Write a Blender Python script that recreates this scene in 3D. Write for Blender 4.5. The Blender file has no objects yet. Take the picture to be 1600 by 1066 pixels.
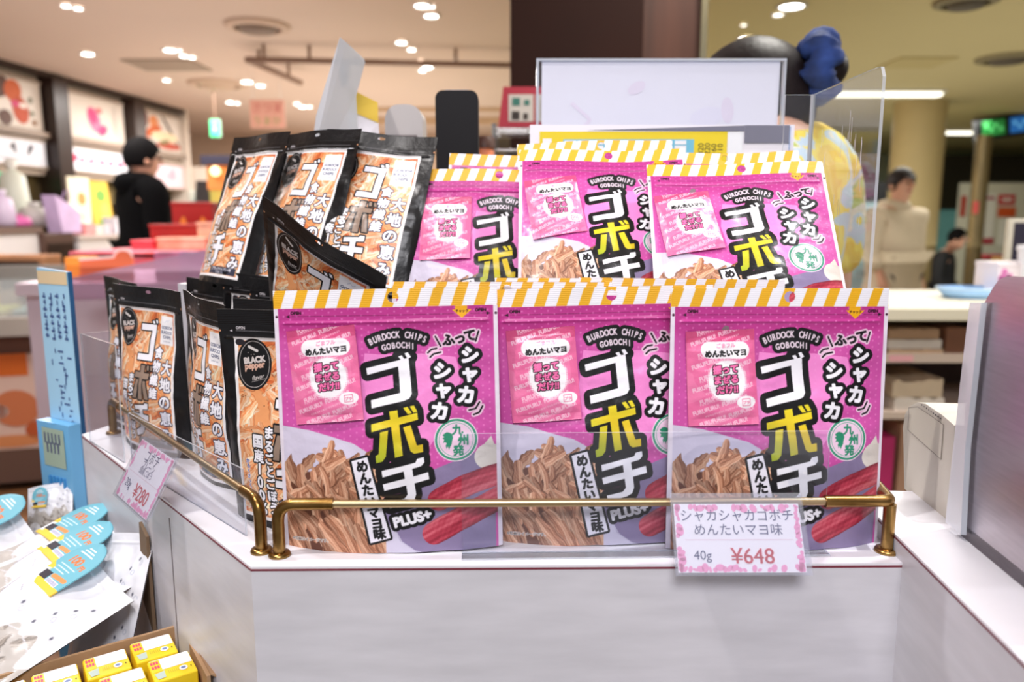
import bpy, math, random
import numpy as np
from mathutils import Vector, Matrix, Euler
S = bpy.context.scene
COL = S.collection
random.seed(7)

# ------------------------------------------------------------------ camera
F = 1200.0; CX, CY = 800.0, 533.0; CAMZ = 1.30; PITCH = math.radians(8.9)
cam_d = bpy.data.cameras.new('camera'); cam = bpy.data.objects.new('camera', cam_d); COL.objects.link(cam)
cam.location = (0, 0, CAMZ); cam.rotation_euler = (math.pi/2 - PITCH, 0, 0)
cam_d.sensor_width = 36.0; cam_d.lens = 36.0*F/1600.0; cam_d.clip_start = 0.02
cam_d.dof.use_dof = True; cam_d.dof.focus_distance = 0.655; cam_d.dof.aperture_fstop = 4.8
S.camera = cam
# ------------------------------------------------------------------ view, world, lights
S.view_settings.view_transform = 'Standard'; S.view_settings.look = 'None'
S.view_settings.gamma = 1.0; S.view_settings.exposure = 0.0
try: S.view_settings.use_curve_mapping = False
except Exception: pass
S.cycles.use_denoising = True
S.cycles.max_bounces = 10; S.cycles.transparent_max_bounces = 24
S.cycles.caustics_reflective = False; S.cycles.caustics_refractive = False
S.cycles.sample_clamp_indirect = 6.0
W = bpy.data.worlds.new('world'); S.world = W; W.use_nodes = True
W.node_tree.nodes['Background'].inputs[0].default_value = (0.96, 0.95, 1.0, 1)
W.node_tree.nodes['Background'].inputs[1].default_value = 0.36

def area_light(name, loc, size, power, col, rot=(0, 0, 0), sy=None, spread=None):
    d = bpy.data.lights.new(name, 'AREA'); d.energy = power; d.color = col; d.size = size
    if sy: d.shape = 'RECTANGLE'; d.size_y = sy
    else: d.shape = 'DISK'
    if spread: d.spread = math.radians(spread)
    o = bpy.data.objects.new(name, d); o.location = loc; o.rotation_euler = rot; COL.objects.link(o); return o
def spot_light(name, loc, target, power, col, angle=50, blend=0.6, rad=0.03):
    d = bpy.data.lights.new(name, 'SPOT'); d.energy = power; d.color = col
    d.spot_size = math.radians(angle); d.spot_blend = blend; d.shadow_soft_size = rad
    o = bpy.data.objects.new(name, d); o.location = loc
    o.rotation_euler = (Vector(target)-Vector(loc)).to_track_quat('-Z', 'Y').to_euler(); COL.objects.link(o); return o
# track spots of the shop aimed at the counter, downlights further back
spot_light('shop_spot', (-0.75, 0.25, 2.66), (-0.05, 0.80, 1.10), 62, (1.0, 0.95, 0.93), 46)
spot_light('shop_spot', (0.95, 0.75, 2.66), (0.22, 0.68, 1.22), 68, (0.97, 0.95, 1.0), 50)
spot_light('shop_spot', (-1.2, 1.4, 2.66), (-0.45, 0.75, 0.95), 48, (0.97, 0.96, 1.0), 50)
area_light('shop_downlight', (0.0, -0.9, 2.64), 0.9, 52, (0.96, 0.95, 1.0), (math.radians(30), 0, 0))
area_light('hall_downlight', (-2.6, 4.5, 2.64), 1.6, 72, (1.0, 0.95, 0.92))
area_light('hall_downlight', (-2.9, 8.5, 2.64), 1.6, 112, (1.0, 0.95, 0.91))
area_light('hall_downlight', (-0.6, 7.5, 2.64), 1.6, 115, (1.0, 0.95, 0.89))
area_light('hall_downlight', (3.5, 6.5, 2.60), 1.6, 60, (1.0, 0.98, 0.90))
area_light('hall_downlight', (5.5, 11.0, 2.60), 2.0, 110, (1.0, 0.99, 0.92))
area_light('hall_downlight', (-1.5, 2.9, 2.64), 0.9, 46, (1.0, 0.95, 0.93))  # added to brighten the low shelf and red boxes
area_light('hall_downlight', (-2.6, 11.5, 2.64), 1.4, 80, (1.0, 0.93, 0.86))  # extra lamp put in to lift the far left wall
area_light('counter_downlight', (0.75, 1.75, 2.62), 0.5, 24, (1.0, 0.97, 0.9))  # added above the yellow shirt to brighten it
area_light('counter_downlight', (2.6, 1.9, 2.62), 0.6, 60, (1.0, 0.96, 0.9))
# added upward area lights that brighten the ceilings; no such fittings in the hall
area_light('added_uplight', (-2.2, 4.6, 1.15), 2.6, 46, (1.0, 0.92, 0.88), (math.pi, 0, 0), 5.0)
area_light('added_uplight', (-1.6, 9.6, 1.15), 3.2, 76, (1.0, 0.93, 0.86), (math.pi, 0, 0), 5.0)
area_light('added_uplight', (4.0, 7.0, 1.0), 3.4, 52, (1.0, 0.97, 0.88), (math.pi, 0, 0), 7.0)

# ------------------------------------------------------------------ geometry from pixel rays (measuring only)
_fw = np.array([0, math.cos(PITCH), -math.sin(PITCH)]); _up = np.array([0, math.sin(PITCH), math.cos(PITCH)]); _rt = np.array([1., 0, 0])
CAMV = np.array([0, 0, CAMZ])
def ray(x, y): return _fw + _rt*(x-CX)/F + _up*(CY-y)/F
def on_z(x, y, z):
    r = ray(x, y); p = CAMV + r*(z-CAMZ)/r[2]; return Vector(p)
def at(x, y, Y):
    r = ray(x, y); return Vector(CAMV + r*Y/r[1])
def on_plane(x, y, p0, n):
    r = ray(x, y); p0 = np.array(p0); n = np.array(n)
    return Vector(CAMV + r*(np.dot(p0-CAMV, n)/np.dot(r, n)))

# ------------------------------------------------------------------ materials
def lin(c):
    c = np.asarray(c, float)/255.0
    return np.where(c <= 0.04045, c/12.92, ((c+0.055)/1.055)**2.4)
def L4(c): return (*[float(v) for v in lin(c)], 1.0)
MATS = {}
def mat(name, col=(200, 200, 200), rough=0.5, metal=0.0, emit=0.0, noise=0.0, nscale=8.0, stretch=(1, 1, 1), bump=0.0, coat=0.0, spec=0.5, col2=None, trans=0.0, emcol=None):
    if name in MATS: return MATS[name]
    m = bpy.data.materials.new(name); m.use_nodes = True; nt = m.node_tree; b = nt.nodes['Principled BSDF']
    b.inputs['Base Color'].default_value = L4(col); b.inputs['Roughness'].default_value = rough
    b.inputs['Metallic'].default_value = metal; b.inputs['Specular IOR Level'].default_value = spec
    b.inputs['Coat Weight'].default_value = coat
    if trans: b.inputs['Transmission Weight'].default_value = trans
    if emit:
        b.inputs['Emission Color'].default_value = L4(emcol or col); b.inputs['Emission Strength'].default_value = emit
    if noise or bump:
        tc = nt.nodes.new('ShaderNodeTexCoord'); mp = nt.nodes.new('ShaderNodeMapping'); mp.inputs['Scale'].default_value = stretch
        n = nt.nodes.new('ShaderNodeTexNoise'); n.inputs['Scale'].default_value = nscale; n.inputs['Detail'].default_value = 5
        nt.links.new(tc.outputs['Object'], mp.inputs['Vector']); nt.links.new(mp.outputs['Vector'], n.inputs['Vector'])
        if noise:
            r = nt.nodes.new('ShaderNodeValToRGB'); r.color_ramp.elements[0].position = .3; r.color_ramp.elements[1].position = .7
            c2 = col2 or [max(0, v*(1-noise)) for v in col]
            r.color_ramp.elements[0].color = L4(c2); r.color_ramp.elements[1].color = L4(col)
            nt.links.new(n.outputs['Fac'], r.inputs['Fac']); nt.links.new(r.outputs['Color'], b.inputs['Base Color'])
        if bump:
            bp = nt.nodes.new('ShaderNodeBump'); bp.inputs['Strength'].default_value = bump; bp.inputs['Distance'].default_value = .01
            nt.links.new(n.outputs['Fac'], bp.inputs['Height']); nt.links.new(bp.outputs['Normal'], b.inputs['Normal'])
    MATS[name] = m; return m
def clear_mat(name, tint=(250, 251, 253), haze=0.03, gloss=1.0, rough=0.03, hazecol=(235, 238, 245)):
    """clear acrylic / film: transmits, reflects by Fresnel, with a little surface haze"""
    if name in MATS: return MATS[name]
    m = bpy.data.materials.new(name); m.use_nodes = True; nt = m.node_tree; nt.nodes.clear()
    out = nt.nodes.new('ShaderNodeOutputMaterial'); tr = nt.nodes.new('ShaderNodeBsdfTransparent'); tr.inputs[0].default_value = L4(tint)
    gl = nt.nodes.new('ShaderNodeBsdfGlossy'); gl.inputs['Roughness'].default_value = rough
    df = nt.nodes.new('ShaderNodeBsdfDiffuse'); df.inputs[0].default_value = L4(hazecol)
    fr = nt.nodes.new('ShaderNodeLayerWeight'); fr.inputs[0].default_value = .5          # facing -> Schlick curve, same from both sides
    pw = nt.nodes.new('ShaderNodeMath'); pw.operation = 'POWER'; pw.inputs[1].default_value = 5
    nt.links.new(fr.outputs['Facing'], pw.inputs[0])
    mu = nt.nodes.new('ShaderNodeMath'); mu.operation = 'MULTIPLY_ADD'; mu.inputs[1].default_value = .85*gloss; mu.inputs[2].default_value = .035*gloss; mu.use_clamp = True
    m1 = nt.nodes.new('ShaderNodeMixShader'); m1.inputs[0].default_value = haze
    m2 = nt.nodes.new('ShaderNodeMixShader')
    nt.links.new(tr.outputs[0], m1.inputs[1]); nt.links.new(df.outputs[0], m1.inputs[2])
    nt.links.new(pw.outputs[0], mu.inputs[0]); nt.links.new(mu.outputs[0], m2.inputs[0])
    nt.links.new(m1.outputs[0], m2.inputs[1]); nt.links.new(gl.outputs[0], m2.inputs[2]); nt.links.new(m2.outputs[0], out.inputs[0])
    MATS[name] = m; return m
def print_mat(name, rough=0.3, coat=0.0, spec=0.5, bump=0.0, bscale=60):
    """printed film / card: colour from the mesh's own print"""
    if name in MATS: return MATS[name]
    m = bpy.data.materials.new(name); m.use_nodes = True; nt = m.node_tree; b = nt.nodes['Principled BSDF']
    a = nt.nodes.new('ShaderNodeAttribute'); a.attribute_name = 'print'
    nt.links.new(a.outputs['Color'], b.inputs['Base Color']); b.inputs['Roughness'].default_value = rough
    b.inputs['Coat Weight'].default_value = coat; b.inputs['Coat Roughness'].default_value = 0.15; b.inputs['Specular IOR Level'].default_value = spec
    if bump:
        tc = nt.nodes.new('ShaderNodeTexCoord'); n = nt.nodes.new('ShaderNodeTexNoise'); n.inputs['Scale'].default_value = bscale; n.inputs['Detail'].default_value = 3
        bp = nt.nodes.new('ShaderNodeBump'); bp.inputs['Strength'].default_value = bump; bp.inputs['Distance'].default_value = .003
        nt.links.new(tc.outputs['Object'], n.inputs['Vector']); nt.links.new(n.outputs['Fac'], bp.inputs['Height']); nt.links.new(bp.outputs['Normal'], b.inputs['Normal'])
    MATS[name] = m; return m

# ------------------------------------------------------------------ glyph outlines
_glyph = {}
def tri_text(s):
    """triangles (n,3,2) of a string set in the built-in font, one em = 1, plus (x0,x1,y0,y1)"""
    if s in _glyph: return _glyph[s]
    c = bpy.data.curves.new('glyph', 'FONT'); c.body = s; c.size = 1.0; c.resolution_u = 3
    o = bpy.data.objects.new('glyph', c); COL.objects.link(o)
    dg = bpy.context.evaluated_depsgraph_get(); me = bpy.data.meshes.new_from_object(o.evaluated_get(dg))
    me.calc_loop_triangles()
    v = np.array([p.co[:2] for p in me.vertices], float).reshape(-1, 2)
    t = np.array([lt.vertices[:] for lt in me.loop_triangles], int).reshape(-1, 3)
    T = v[t] if len(t) else np.zeros((0, 3, 2))
    b = (v[:, 0].min(), v[:, 0].max(), v[:, 1].min(), v[:, 1].max()) if len(v) else (0, .5, 0, .5)
    bpy.data.objects.remove(o); bpy.data.curves.remove(c); bpy.data.meshes.remove(me)
    _glyph[s] = (T, b); return _glyph[s]

# ------------------------------------------------------------------ print shop: artwork worked out in millimetres
class Art:
    def __init__(s, w, h, base, res=0.36, ss=3):
        s.res, s.ss = res, ss; s.P = ss/res; s.nx, s.ny = int(round(w/res)), int(round(h/res))
        s.a = np.empty((s.ny*ss, s.nx*ss, 3), np.float32); s.a[:] = base; s.w, s.h = w, h
        s.yy, s.xx = np.mgrid[0:s.ny*ss, 0:s.nx*ss].astype(np.float32); s.yy = (s.yy+.5)/s.P; s.xx = (s.xx+.5)/s.P
    def empty(s): return np.zeros(s.a.shape[:2], bool)
    def tris(s, T, m=None):
        m = s.empty() if m is None else m; H, Wd = m.shape
        for t in T*s.P:
            x0, y0 = np.floor(t.min(0)).astype(int); x1, y1 = np.ceil(t.max(0)).astype(int)+1
            x0, y0, x1, y1 = max(0, x0), max(0, y0), min(Wd, x1), min(H, y1)
            if x1 <= x0 or y1 <= y0: continue
            X = np.arange(x0, x1)[None, :]+.5; Y = np.arange(y0, y1)[:, None]+.5
            e = [(t[(i+1) % 3, 0]-t[i, 0])*(Y-t[i, 1])-(t[(i+1) % 3, 1]-t[i, 1])*(X-t[i, 0]) for i in range(3)]
            m[y0:y1, x0:x1] |= ((e[0] >= 0) & (e[1] >= 0) & (e[2] >= 0)) | ((e[0] <= 0) & (e[1] <= 0) & (e[2] <= 0))
        return m
    def poly(s, pts, m=None):
        m = s.empty() if m is None else m; p = np.array([tuple(q) for q in pts], float)*s.P; H, Wd = m.shape
        y0, y1 = max(0, int(p[:, 1].min())-1), min(H, int(p[:, 1].max())+2); x0, x1 = max(0, int(p[:, 0].min())-1), min(Wd, int(p[:, 0].max())+2)
        if y1 <= y0 or x1 <= x0: return m
        X = np.arange(x0, x1)[None, :]+.5; Y = np.arange(y0, y1)[:, None]+.5; r = np.zeros((y1-y0, x1-x0), bool)
        for i in range(len(p)):
            (ax, ay), (bx, by) = p[i], p[(i+1) % len(p)]
            if ay == by: continue
            c = ((ay > Y) != (by > Y)); r ^= c & (X < (bx-ax)*(Y-ay)/(by-ay)+ax)
        m[y0:y1, x0:x1] |= r; return m
    def ell(s, cx, cy, rx, ry=None, ang=0.0):
        ry = ry or rx; c, n = math.cos(math.radians(ang)), math.sin(math.radians(ang))
        dx, dy = s.xx-cx, s.yy-cy; return ((dx*c+dy*n)/rx)**2+((-dx*n+dy*c)/ry)**2 <= 1
    def line(s, pts, w):
        m = s.empty(); pts = [tuple(p) for p in pts]
        for (ax, ay), (bx, by) in zip(pts[:-1], pts[1:]):
            l2 = (bx-ax)**2+(by-ay)**2+1e-9
            x0, x1, y0, y1 = [int(v*s.P) for v in (min(ax, bx)-w-1, max(ax, bx)+w+1, min(ay, by)-w-1, max(ay, by)+w+1)]
            x0, y0 = max(0, x0), max(0, y0)
            sx, sy = s.xx[y0:y1, x0:x1], s.yy[y0:y1, x0:x1]
            if sx.size == 0: continue
            t = np.clip(((sx-ax)*(bx-ax)+(sy-ay)*(by-ay))/l2, 0, 1)
            m[y0:y1, x0:x1] |= (sx-ax-t*(bx-ax))**2+(sy-ay-t*(by-ay))**2 <= (w/2)**2
        return m
    def text(s, st, cx, cy, em, ang=0.0, bold=0.0, sx=1.0, skew=0.0, m=None):
        T, b = tri_text(st)
        if len(T) == 0: return s.empty() if m is None else m
        q = T.copy(); q[..., 0] -= (b[0]+b[1])/2; q[..., 1] -= (b[2]+b[3])/2 if len(st) > 1 or ord(st[0]) < 256 else .38
        q[..., 0] = (q[..., 0]+q[..., 1]*skew)*sx; q *= em; q[..., 1] *= -1
        c, n = math.cos(math.radians(ang)), math.sin(math.radians(ang))
        r = np.empty_like(q); r[..., 0] = cx+q[..., 0]*c+q[..., 1]*n; r[..., 1] = cy-q[..., 0]*n+q[..., 1]*c
        k = s.tris(r)
        if bold: k = s.dil(k, bold)
        return k if m is None else (m | k)
    def dil(s, m, r):
        ys, xs = np.where(m)
        if len(ys) == 0: return m
        p = int(r*s.P)+2; y0, y1 = max(0, ys.min()-p), min(m.shape[0], ys.max()+p+1); x0, x1 = max(0, xs.min()-p), min(m.shape[1], xs.max()+p+1)
        a = m[y0:y1, x0:x1].astype(np.float32); h, w = a.shape; R = r*s.P; k = np.zeros((h+2*p, w+2*p), np.float32)
        ky, kx = np.mgrid[-p:p+1, -p:p+1]; K = (ky**2+kx**2 <= R*R).astype(np.float32)
        k[:2*p+1, :2*p+1] = K; k = np.roll(k, (-p, -p), (0, 1)); A = np.zeros_like(k); A[p:p+h, p:p+w] = a
        c = np.fft.irfft2(np.fft.rfft2(A)*np.fft.rfft2(k), s=A.shape)[p:p+h, p:p+w]
        o = m.copy(); o[y0:y1, x0:x1] |= c > .5; return o
    def fill(s, m, col, alpha=1.0):
        if callable(col): s.a[m] = col(s.xx[m], s.yy[m])
        elif alpha < 1: s.a[m] = s.a[m]*(1-alpha)+np.array(col, np.float32)*alpha
        else: s.a[m] = col
    def grid(s):
        return s.a.reshape(s.ny, s.ss, s.nx, s.ss, 3).mean((1, 3))

_rng = np.random.default_rng(11)
def smooth_noise(ny, nx, cy, cx, seed=0):
    """value noise, cy x cx cells, in -1..1"""
    g = np.random.default_rng(seed).uniform(-1, 1, (cy+2, cx+2))
    y = np.linspace(0, cy, ny); x = np.linspace(0, cx, nx); yi = np.minimum(y.astype(int), cy-1+1); xi = np.minimum(x.astype(int), cx)
    fy = (y-yi)[:, None]; fx = (x-xi)[None, :]; fy = fy*fy*(3-2*fy); fx = fx*fx*(3-2*fx)
    a = g[yi][:, xi]; b = g[yi][:, xi+1]; c = g[yi+1][:, xi]; d = g[yi+1][:, xi+1]
    return a*(1-fy)*(1-fx)+b*(1-fy)*fx+c*fy*(1-fx)+d*fy*fx

def draw_chip(A, pts, hw, c_mid, c_dark, c_light, seed, clip, wob=.12, taper=.45):
    """one printed snack strip: a tapering curved ribbon with streaks along it"""
    P = np.array(pts, float); n = 14; t = np.linspace(0, 1, n)
    q = ((1-t)**2)[:, None]*P[0]+(2*t*(1-t))[:, None]*P[1]+(t**2)[:, None]*P[2]
    x0, y0 = q.min(0)-hw; x1, y1 = q.max(0)+hw
    i0, i1, j0, j1 = max(0, int(y0*A.P)), min(A.a.shape[0], int(y1*A.P)+1), max(0, int(x0*A.P)), min(A.a.shape[1], int(x1*A.P)+1)
    if i1 <= i0 or j1 <= j0: return
    X, Y = A.xx[i0:i1, j0:j1], A.yy[i0:i1, j0:j1]; best = np.full(X.shape, 1e9, np.float32); sd = np.zeros_like(best); al = np.zeros_like(best)
    for k in range(n-1):
        a, b = q[k], q[k+1]; d = b-a; l2 = (d**2).sum()+1e-9
        tt = np.clip(((X-a[0])*d[0]+(Y-a[1])*d[1])/l2, 0, 1); dx, dy = X-a[0]-tt*d[0], Y-a[1]-tt*d[1]; dd = dx*dx+dy*dy
        u = dd < best; best[u] = dd[u]; sd[u] = ((d[0]*dy-d[1]*dx)/math.sqrt(l2))[u]; al[u] = ((k+tt)/(n-1))[u]
    r = np.random.default_rng(seed); w = hw*(1-taper+taper*np.sin(np.pi*np.clip(al*.9+.08, 0, 1)))*(1+wob*np.sin(al*17+r.uniform(0, 6)))
    m = (best <= w*w) & clip[i0:i1, j0:j1]; s = np.clip(sd/w, -1, 1)
    st = .5+.28*np.sin(s*7+al*3+r.uniform(0, 6))+.22*np.sin(s*15-al*7+r.uniform(0, 6))+.22*np.sin(s*4+al*23+r.uniform(0, 6))*np.sin(al*41+s*9)+r.normal(0, .10, s.shape); k = np.clip(.52-.42*s*r.choice([-1, 1])+.62*(st-.5), 0, 1)[..., None]
    c = np.where(k < .5, np.array(c_dark)*(1-2*k)+np.array(c_mid)*2*k, np.array(c_mid)*(2-2*k)+np.array(c_light)*(2*k-1))
    e = (np.abs(s) > .88)[..., None]; c = np.where(e, c*.86, c); A.a[i0:i1, j0:j1][m] = c[m]

# ------------------------------------------------------------------ mesh builders
def np_mesh(name, V, Fq, C=None, smooth=True, mats=(), T=None):
    me = bpy.data.meshes.new(name); V = np.ascontiguousarray(V, np.float32); me.vertices.add(len(V)); me.vertices.foreach_set('co', V.ravel())
    Fq = np.asarray(Fq, np.int32).reshape(-1, 4); nl = Fq.size; me.loops.add(nl); me.loops.foreach_set('vertex_index', Fq.ravel())
    me.polygons.add(len(Fq)); me.polygons.foreach_set('loop_start', np.arange(0, nl, 4, dtype=np.int32))
    if smooth: me.polygons.foreach_set('use_smooth', np.ones(len(Fq), bool))
    me.update(calc_edges=True)
    if C is not None:
        ca = me.color_attributes.new('print', 'FLOAT_COLOR', 'POINT'); c4 = np.ones((len(V), 4), np.float32); c4[:, :3] = lin(C); ca.data.foreach_set('color', c4.ravel())
    for m in mats: me.materials.append(m)
    return me
def grid_faces(ny, nx, off=0, flip=False, keep=None):
    i = np.arange(ny*nx).reshape(ny, nx)+off; f = np.stack([i[1:, :-1], i[1:, 1:], i[:-1, 1:], i[:-1, :-1]], -1)
    if flip: f = f[..., ::-1]
    f = f.reshape(-1, 4)
    return f if keep is None else f[keep.ravel()]

def link(name, me, parent=None):
    o = bpy.data.objects.new(name, me); COL.objects.link(o)
    if parent is not None: o.parent = parent
    return o
def tag(o, label, cat, group=None, kind=None):
    if label: o['label'] = label
    if cat: o['category'] = cat
    if group: o['group'] = group
    if kind: o['kind'] = kind
    return o
def thing(name, label, cat, loc=(0, 0, 0), rot=(0, 0, 0), group=None):
    o = bpy.data.objects.new(name, None); o.empty_display_size = .02; COL.objects.link(o); o.location = loc; o.rotation_euler = rot
    return tag(o, label, cat, group)
def copy_tree(o, parent=None):
    c = o.copy(); COL.objects.link(c)
    if parent is not None: c.parent = parent
    for ch in list(o.children): copy_tree(ch, c)
    return c

class MB:
    """collects solids; every face carries a material"""
    def __init__(s): s.v, s.f, s.m, s.sm, s.mats = [], [], [], [], []
    def mi(s, m):
        if m not in s.mats: s.mats.append(m)
        return s.mats.index(m)
    def add(s, vs, fs, m, smooth=False, M=None):
        o = len(s.v); k = s.mi(m)
        s.v += [tuple(M @ Vector(v)) if M is not None else tuple(v) for v in vs]
        s.f += [tuple(o+i for i in f) for f in fs]; s.m += [k]*len(fs); s.sm += [smooth]*len(fs); return s
    def box(s, c, d, m, M=None, bev=0.0):
        x, y, z = c; a, b, h = d[0]/2, d[1]/2, d[2]/2
        if bev <= 0:
            vs = [(x+i*a, y+j*b, z+k*h) for i in (-1, 1) for j in (-1, 1) for k in (-1, 1)]
            return s.add(vs, [(0, 1, 3, 2), (4, 6, 7, 5), (0, 4, 5, 1), (2, 3, 7, 6), (0, 2, 6, 4), (1, 5, 7, 3)], m, M=M)
        e = min(bev, a*.99, b*.99, h*.99)
        import bmesh
        bm = bmesh.new(); bmesh.ops.create_cube(bm, size=1)
        for v in bm.verts: v.co = (x+v.co.x*2*a, y+v.co.y*2*b, z+v.co.z*2*h)
        bmesh.ops.bevel(bm, geom=bm.edges[:], offset=e, segments=2, profile=.5, affect='EDGES')
        bm.verts.index_update(); vs = [v.co[:] for v in bm.verts]; fs = [[v.index for v in f.verts] for f in bm.faces]; bm.free()
        return s.add(vs, fs, m, False, M)
    def prism(s, pts, m, vec, M=None, smooth=False, side=None):
        """polygon (3d points) pushed along vec"""
        n = len(pts); v = Vector(vec); P = [Vector(p) for p in pts]; Q = [p+v for p in P]
        s.add(P+Q, [tuple(range(n))[::-1], tuple(range(n, 2*n))], m, M=M)
        return s.add(P+Q, [(i, (i+1) % n, n+(i+1) % n, n+i) for i in range(n)], side or m, smooth, M)
    def tube(s, pts, r, m, n=12, M=None, cap=True):
        P = [Vector(p) for p in pts]; rs = r if isinstance(r, (list, tuple)) else [r]*len(P); vs = []; up = None
        for i, p in enumerate(P):
            d = (P[min(i+1, len(P)-1)]-P[max(i-1, 0)]).normalized()
            if up is None: up = d.orthogonal().normalized()
            up = (up-d*up.dot(d)).normalized(); w = d.cross(up)
            vs += [p+(up*math.cos(a)+w*math.sin(a))*rs[i] for a in [2*math.pi*k/n for k in range(n)]]
        fs = [(i*n+k, i*n+(k+1) % n, (i+1)*n+(k+1) % n, (i+1)*n+k) for i in range(len(P)-1) for k in range(n)]
        s.add(vs, fs, m, True, M)
        if cap: s.add(vs[:n]+vs[-n:], [tuple(range(n))[::-1], tuple(range(n, 2*n))], m, M=M)
        return s
    def lathe(s, prof, m, c=(0, 0, 0), n=24, M=None, sx=1.0, sy=1.0):
        vs = [(c[0]+r*sx*math.cos(2*math.pi*k/n), c[1]+r*sy*math.sin(2*math.pi*k/n), c[2]+z) for r, z in prof for k in range(n)]
        fs = [(i*n+k, i*n+(k+1) % n, (i+1)*n+(k+1) % n, (i+1)*n+k) for i in range(len(prof)-1) for k in range(n)]
        return s.add(vs, fs, m, True, M)
    def ball(s, c, r, m, n=14, M=None):
        rx, ry, rz = r if isinstance(r, (list, tuple)) else (r, r, r)
        vs = [(c[0]+rx*math.sin(math.pi*i/n)*math.cos(2*math.pi*k/(2*n)), c[1]+ry*math.sin(math.pi*i/n)*math.sin(2*math.pi*k/(2*n)), c[2]+rz*math.cos(math.pi*i/n)) for i in range(n+1) for k in range(2*n)]
        N = 2*n; fs = [((i+1)*N+k, (i+1)*N+(k+1) % N, i*N+(k+1) % N, i*N+k) for i in range(n) for k in range(N)]
        return s.add(vs, fs, m, True, M)
    def text(s, st, o, ux, uy, em, m, lift=0.0004, align='c', sx=1.0):
        """lettering lying on the plane through o with unit axes ux (reading) and uy (up)"""
        T, b = tri_text(st); ux, uy, o = Vector(ux).normalized(), Vector(uy).normalized(), Vector(o); n = ux.cross(uy)
        cx = (b[0]+b[1])/2 if align == 'c' else b[0]; cy = (b[2]+b[3])/2
        vs = [o+ux*((p[0]-cx)*em*sx)+uy*((p[1]-cy)*em)+n*lift for t in T for p in t]
        return s.add(vs, [(3*i, 3*i+1, 3*i+2) for i in range(len(T))], m)
    def quad(s, o, ux, uy, w, h, m, lift=0.0003):
        ux, uy, o = Vector(ux).normalized(), Vector(uy).normalized(), Vector(o); n = ux.cross(uy)*lift
        return s.add([o+n-ux*w/2-uy*h/2, o+n+ux*w/2-uy*h/2, o+n+ux*w/2+uy*h/2, o+n-ux*w/2+uy*h/2], [(0, 1, 2, 3)], m)
    def blob(s, o, ux, uy, rx, ry, m, lift=0.0003, ang=0, n=20):
        ux, uy, o = Vector(ux).normalized(), Vector(uy).normalized(), Vector(o); nn = ux.cross(uy)*lift; c, q = math.cos(ang), math.sin(ang)
        vs = []
        for k in range(n):
            a = 2*math.pi*k/n; x, y = rx*math.cos(a), ry*math.sin(a); vs.append(o+nn+ux*(x*c-y*q)+uy*(x*q+y*c))
        return s.add(vs, [tuple(range(n))], m)
    def build(s, name, parent=None, kind=None):
        me = bpy.data.meshes.new(name); me.from_pydata([tuple(v) for v in s.v], [], s.f)
        for m in s.mats: me.materials.append(m)
        me.polygons.foreach_set('material_index', s.m); me.polygons.foreach_set('use_smooth', s.sm); me.update()
        o = link(name, me, parent)
        if kind: o['kind'] = kind
        return o
def struct(name, mb): return mb.build(name, None, 'structure')
# ================================================================== printed pouches
PW, PH = 0.170, 0.200      # pink pouch
BW, BH = 0.130, 0.180      # black pouch
BLACK = (14, 13, 15); WHITE = (246, 244, 250)
def Q(x, y):               # measured on the front-left pink pouch -> millimetres on the flat print
    L = 20+.084*(y-62); R_ = 845+.05*(y-55); return ((x-L)/(R_-L)*170, (y-60)/950*200)
def Q2(x, y): return Q((560+x/4.1-410)*2.368, (500+y/4.1-430)*2.368)
def Q3(x, y): return Q((440+x/4.442-410)*2.368, (640+y/4.442-430)*2.368)
def QL(f, pts): return [f(*p) for p in pts]

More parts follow.
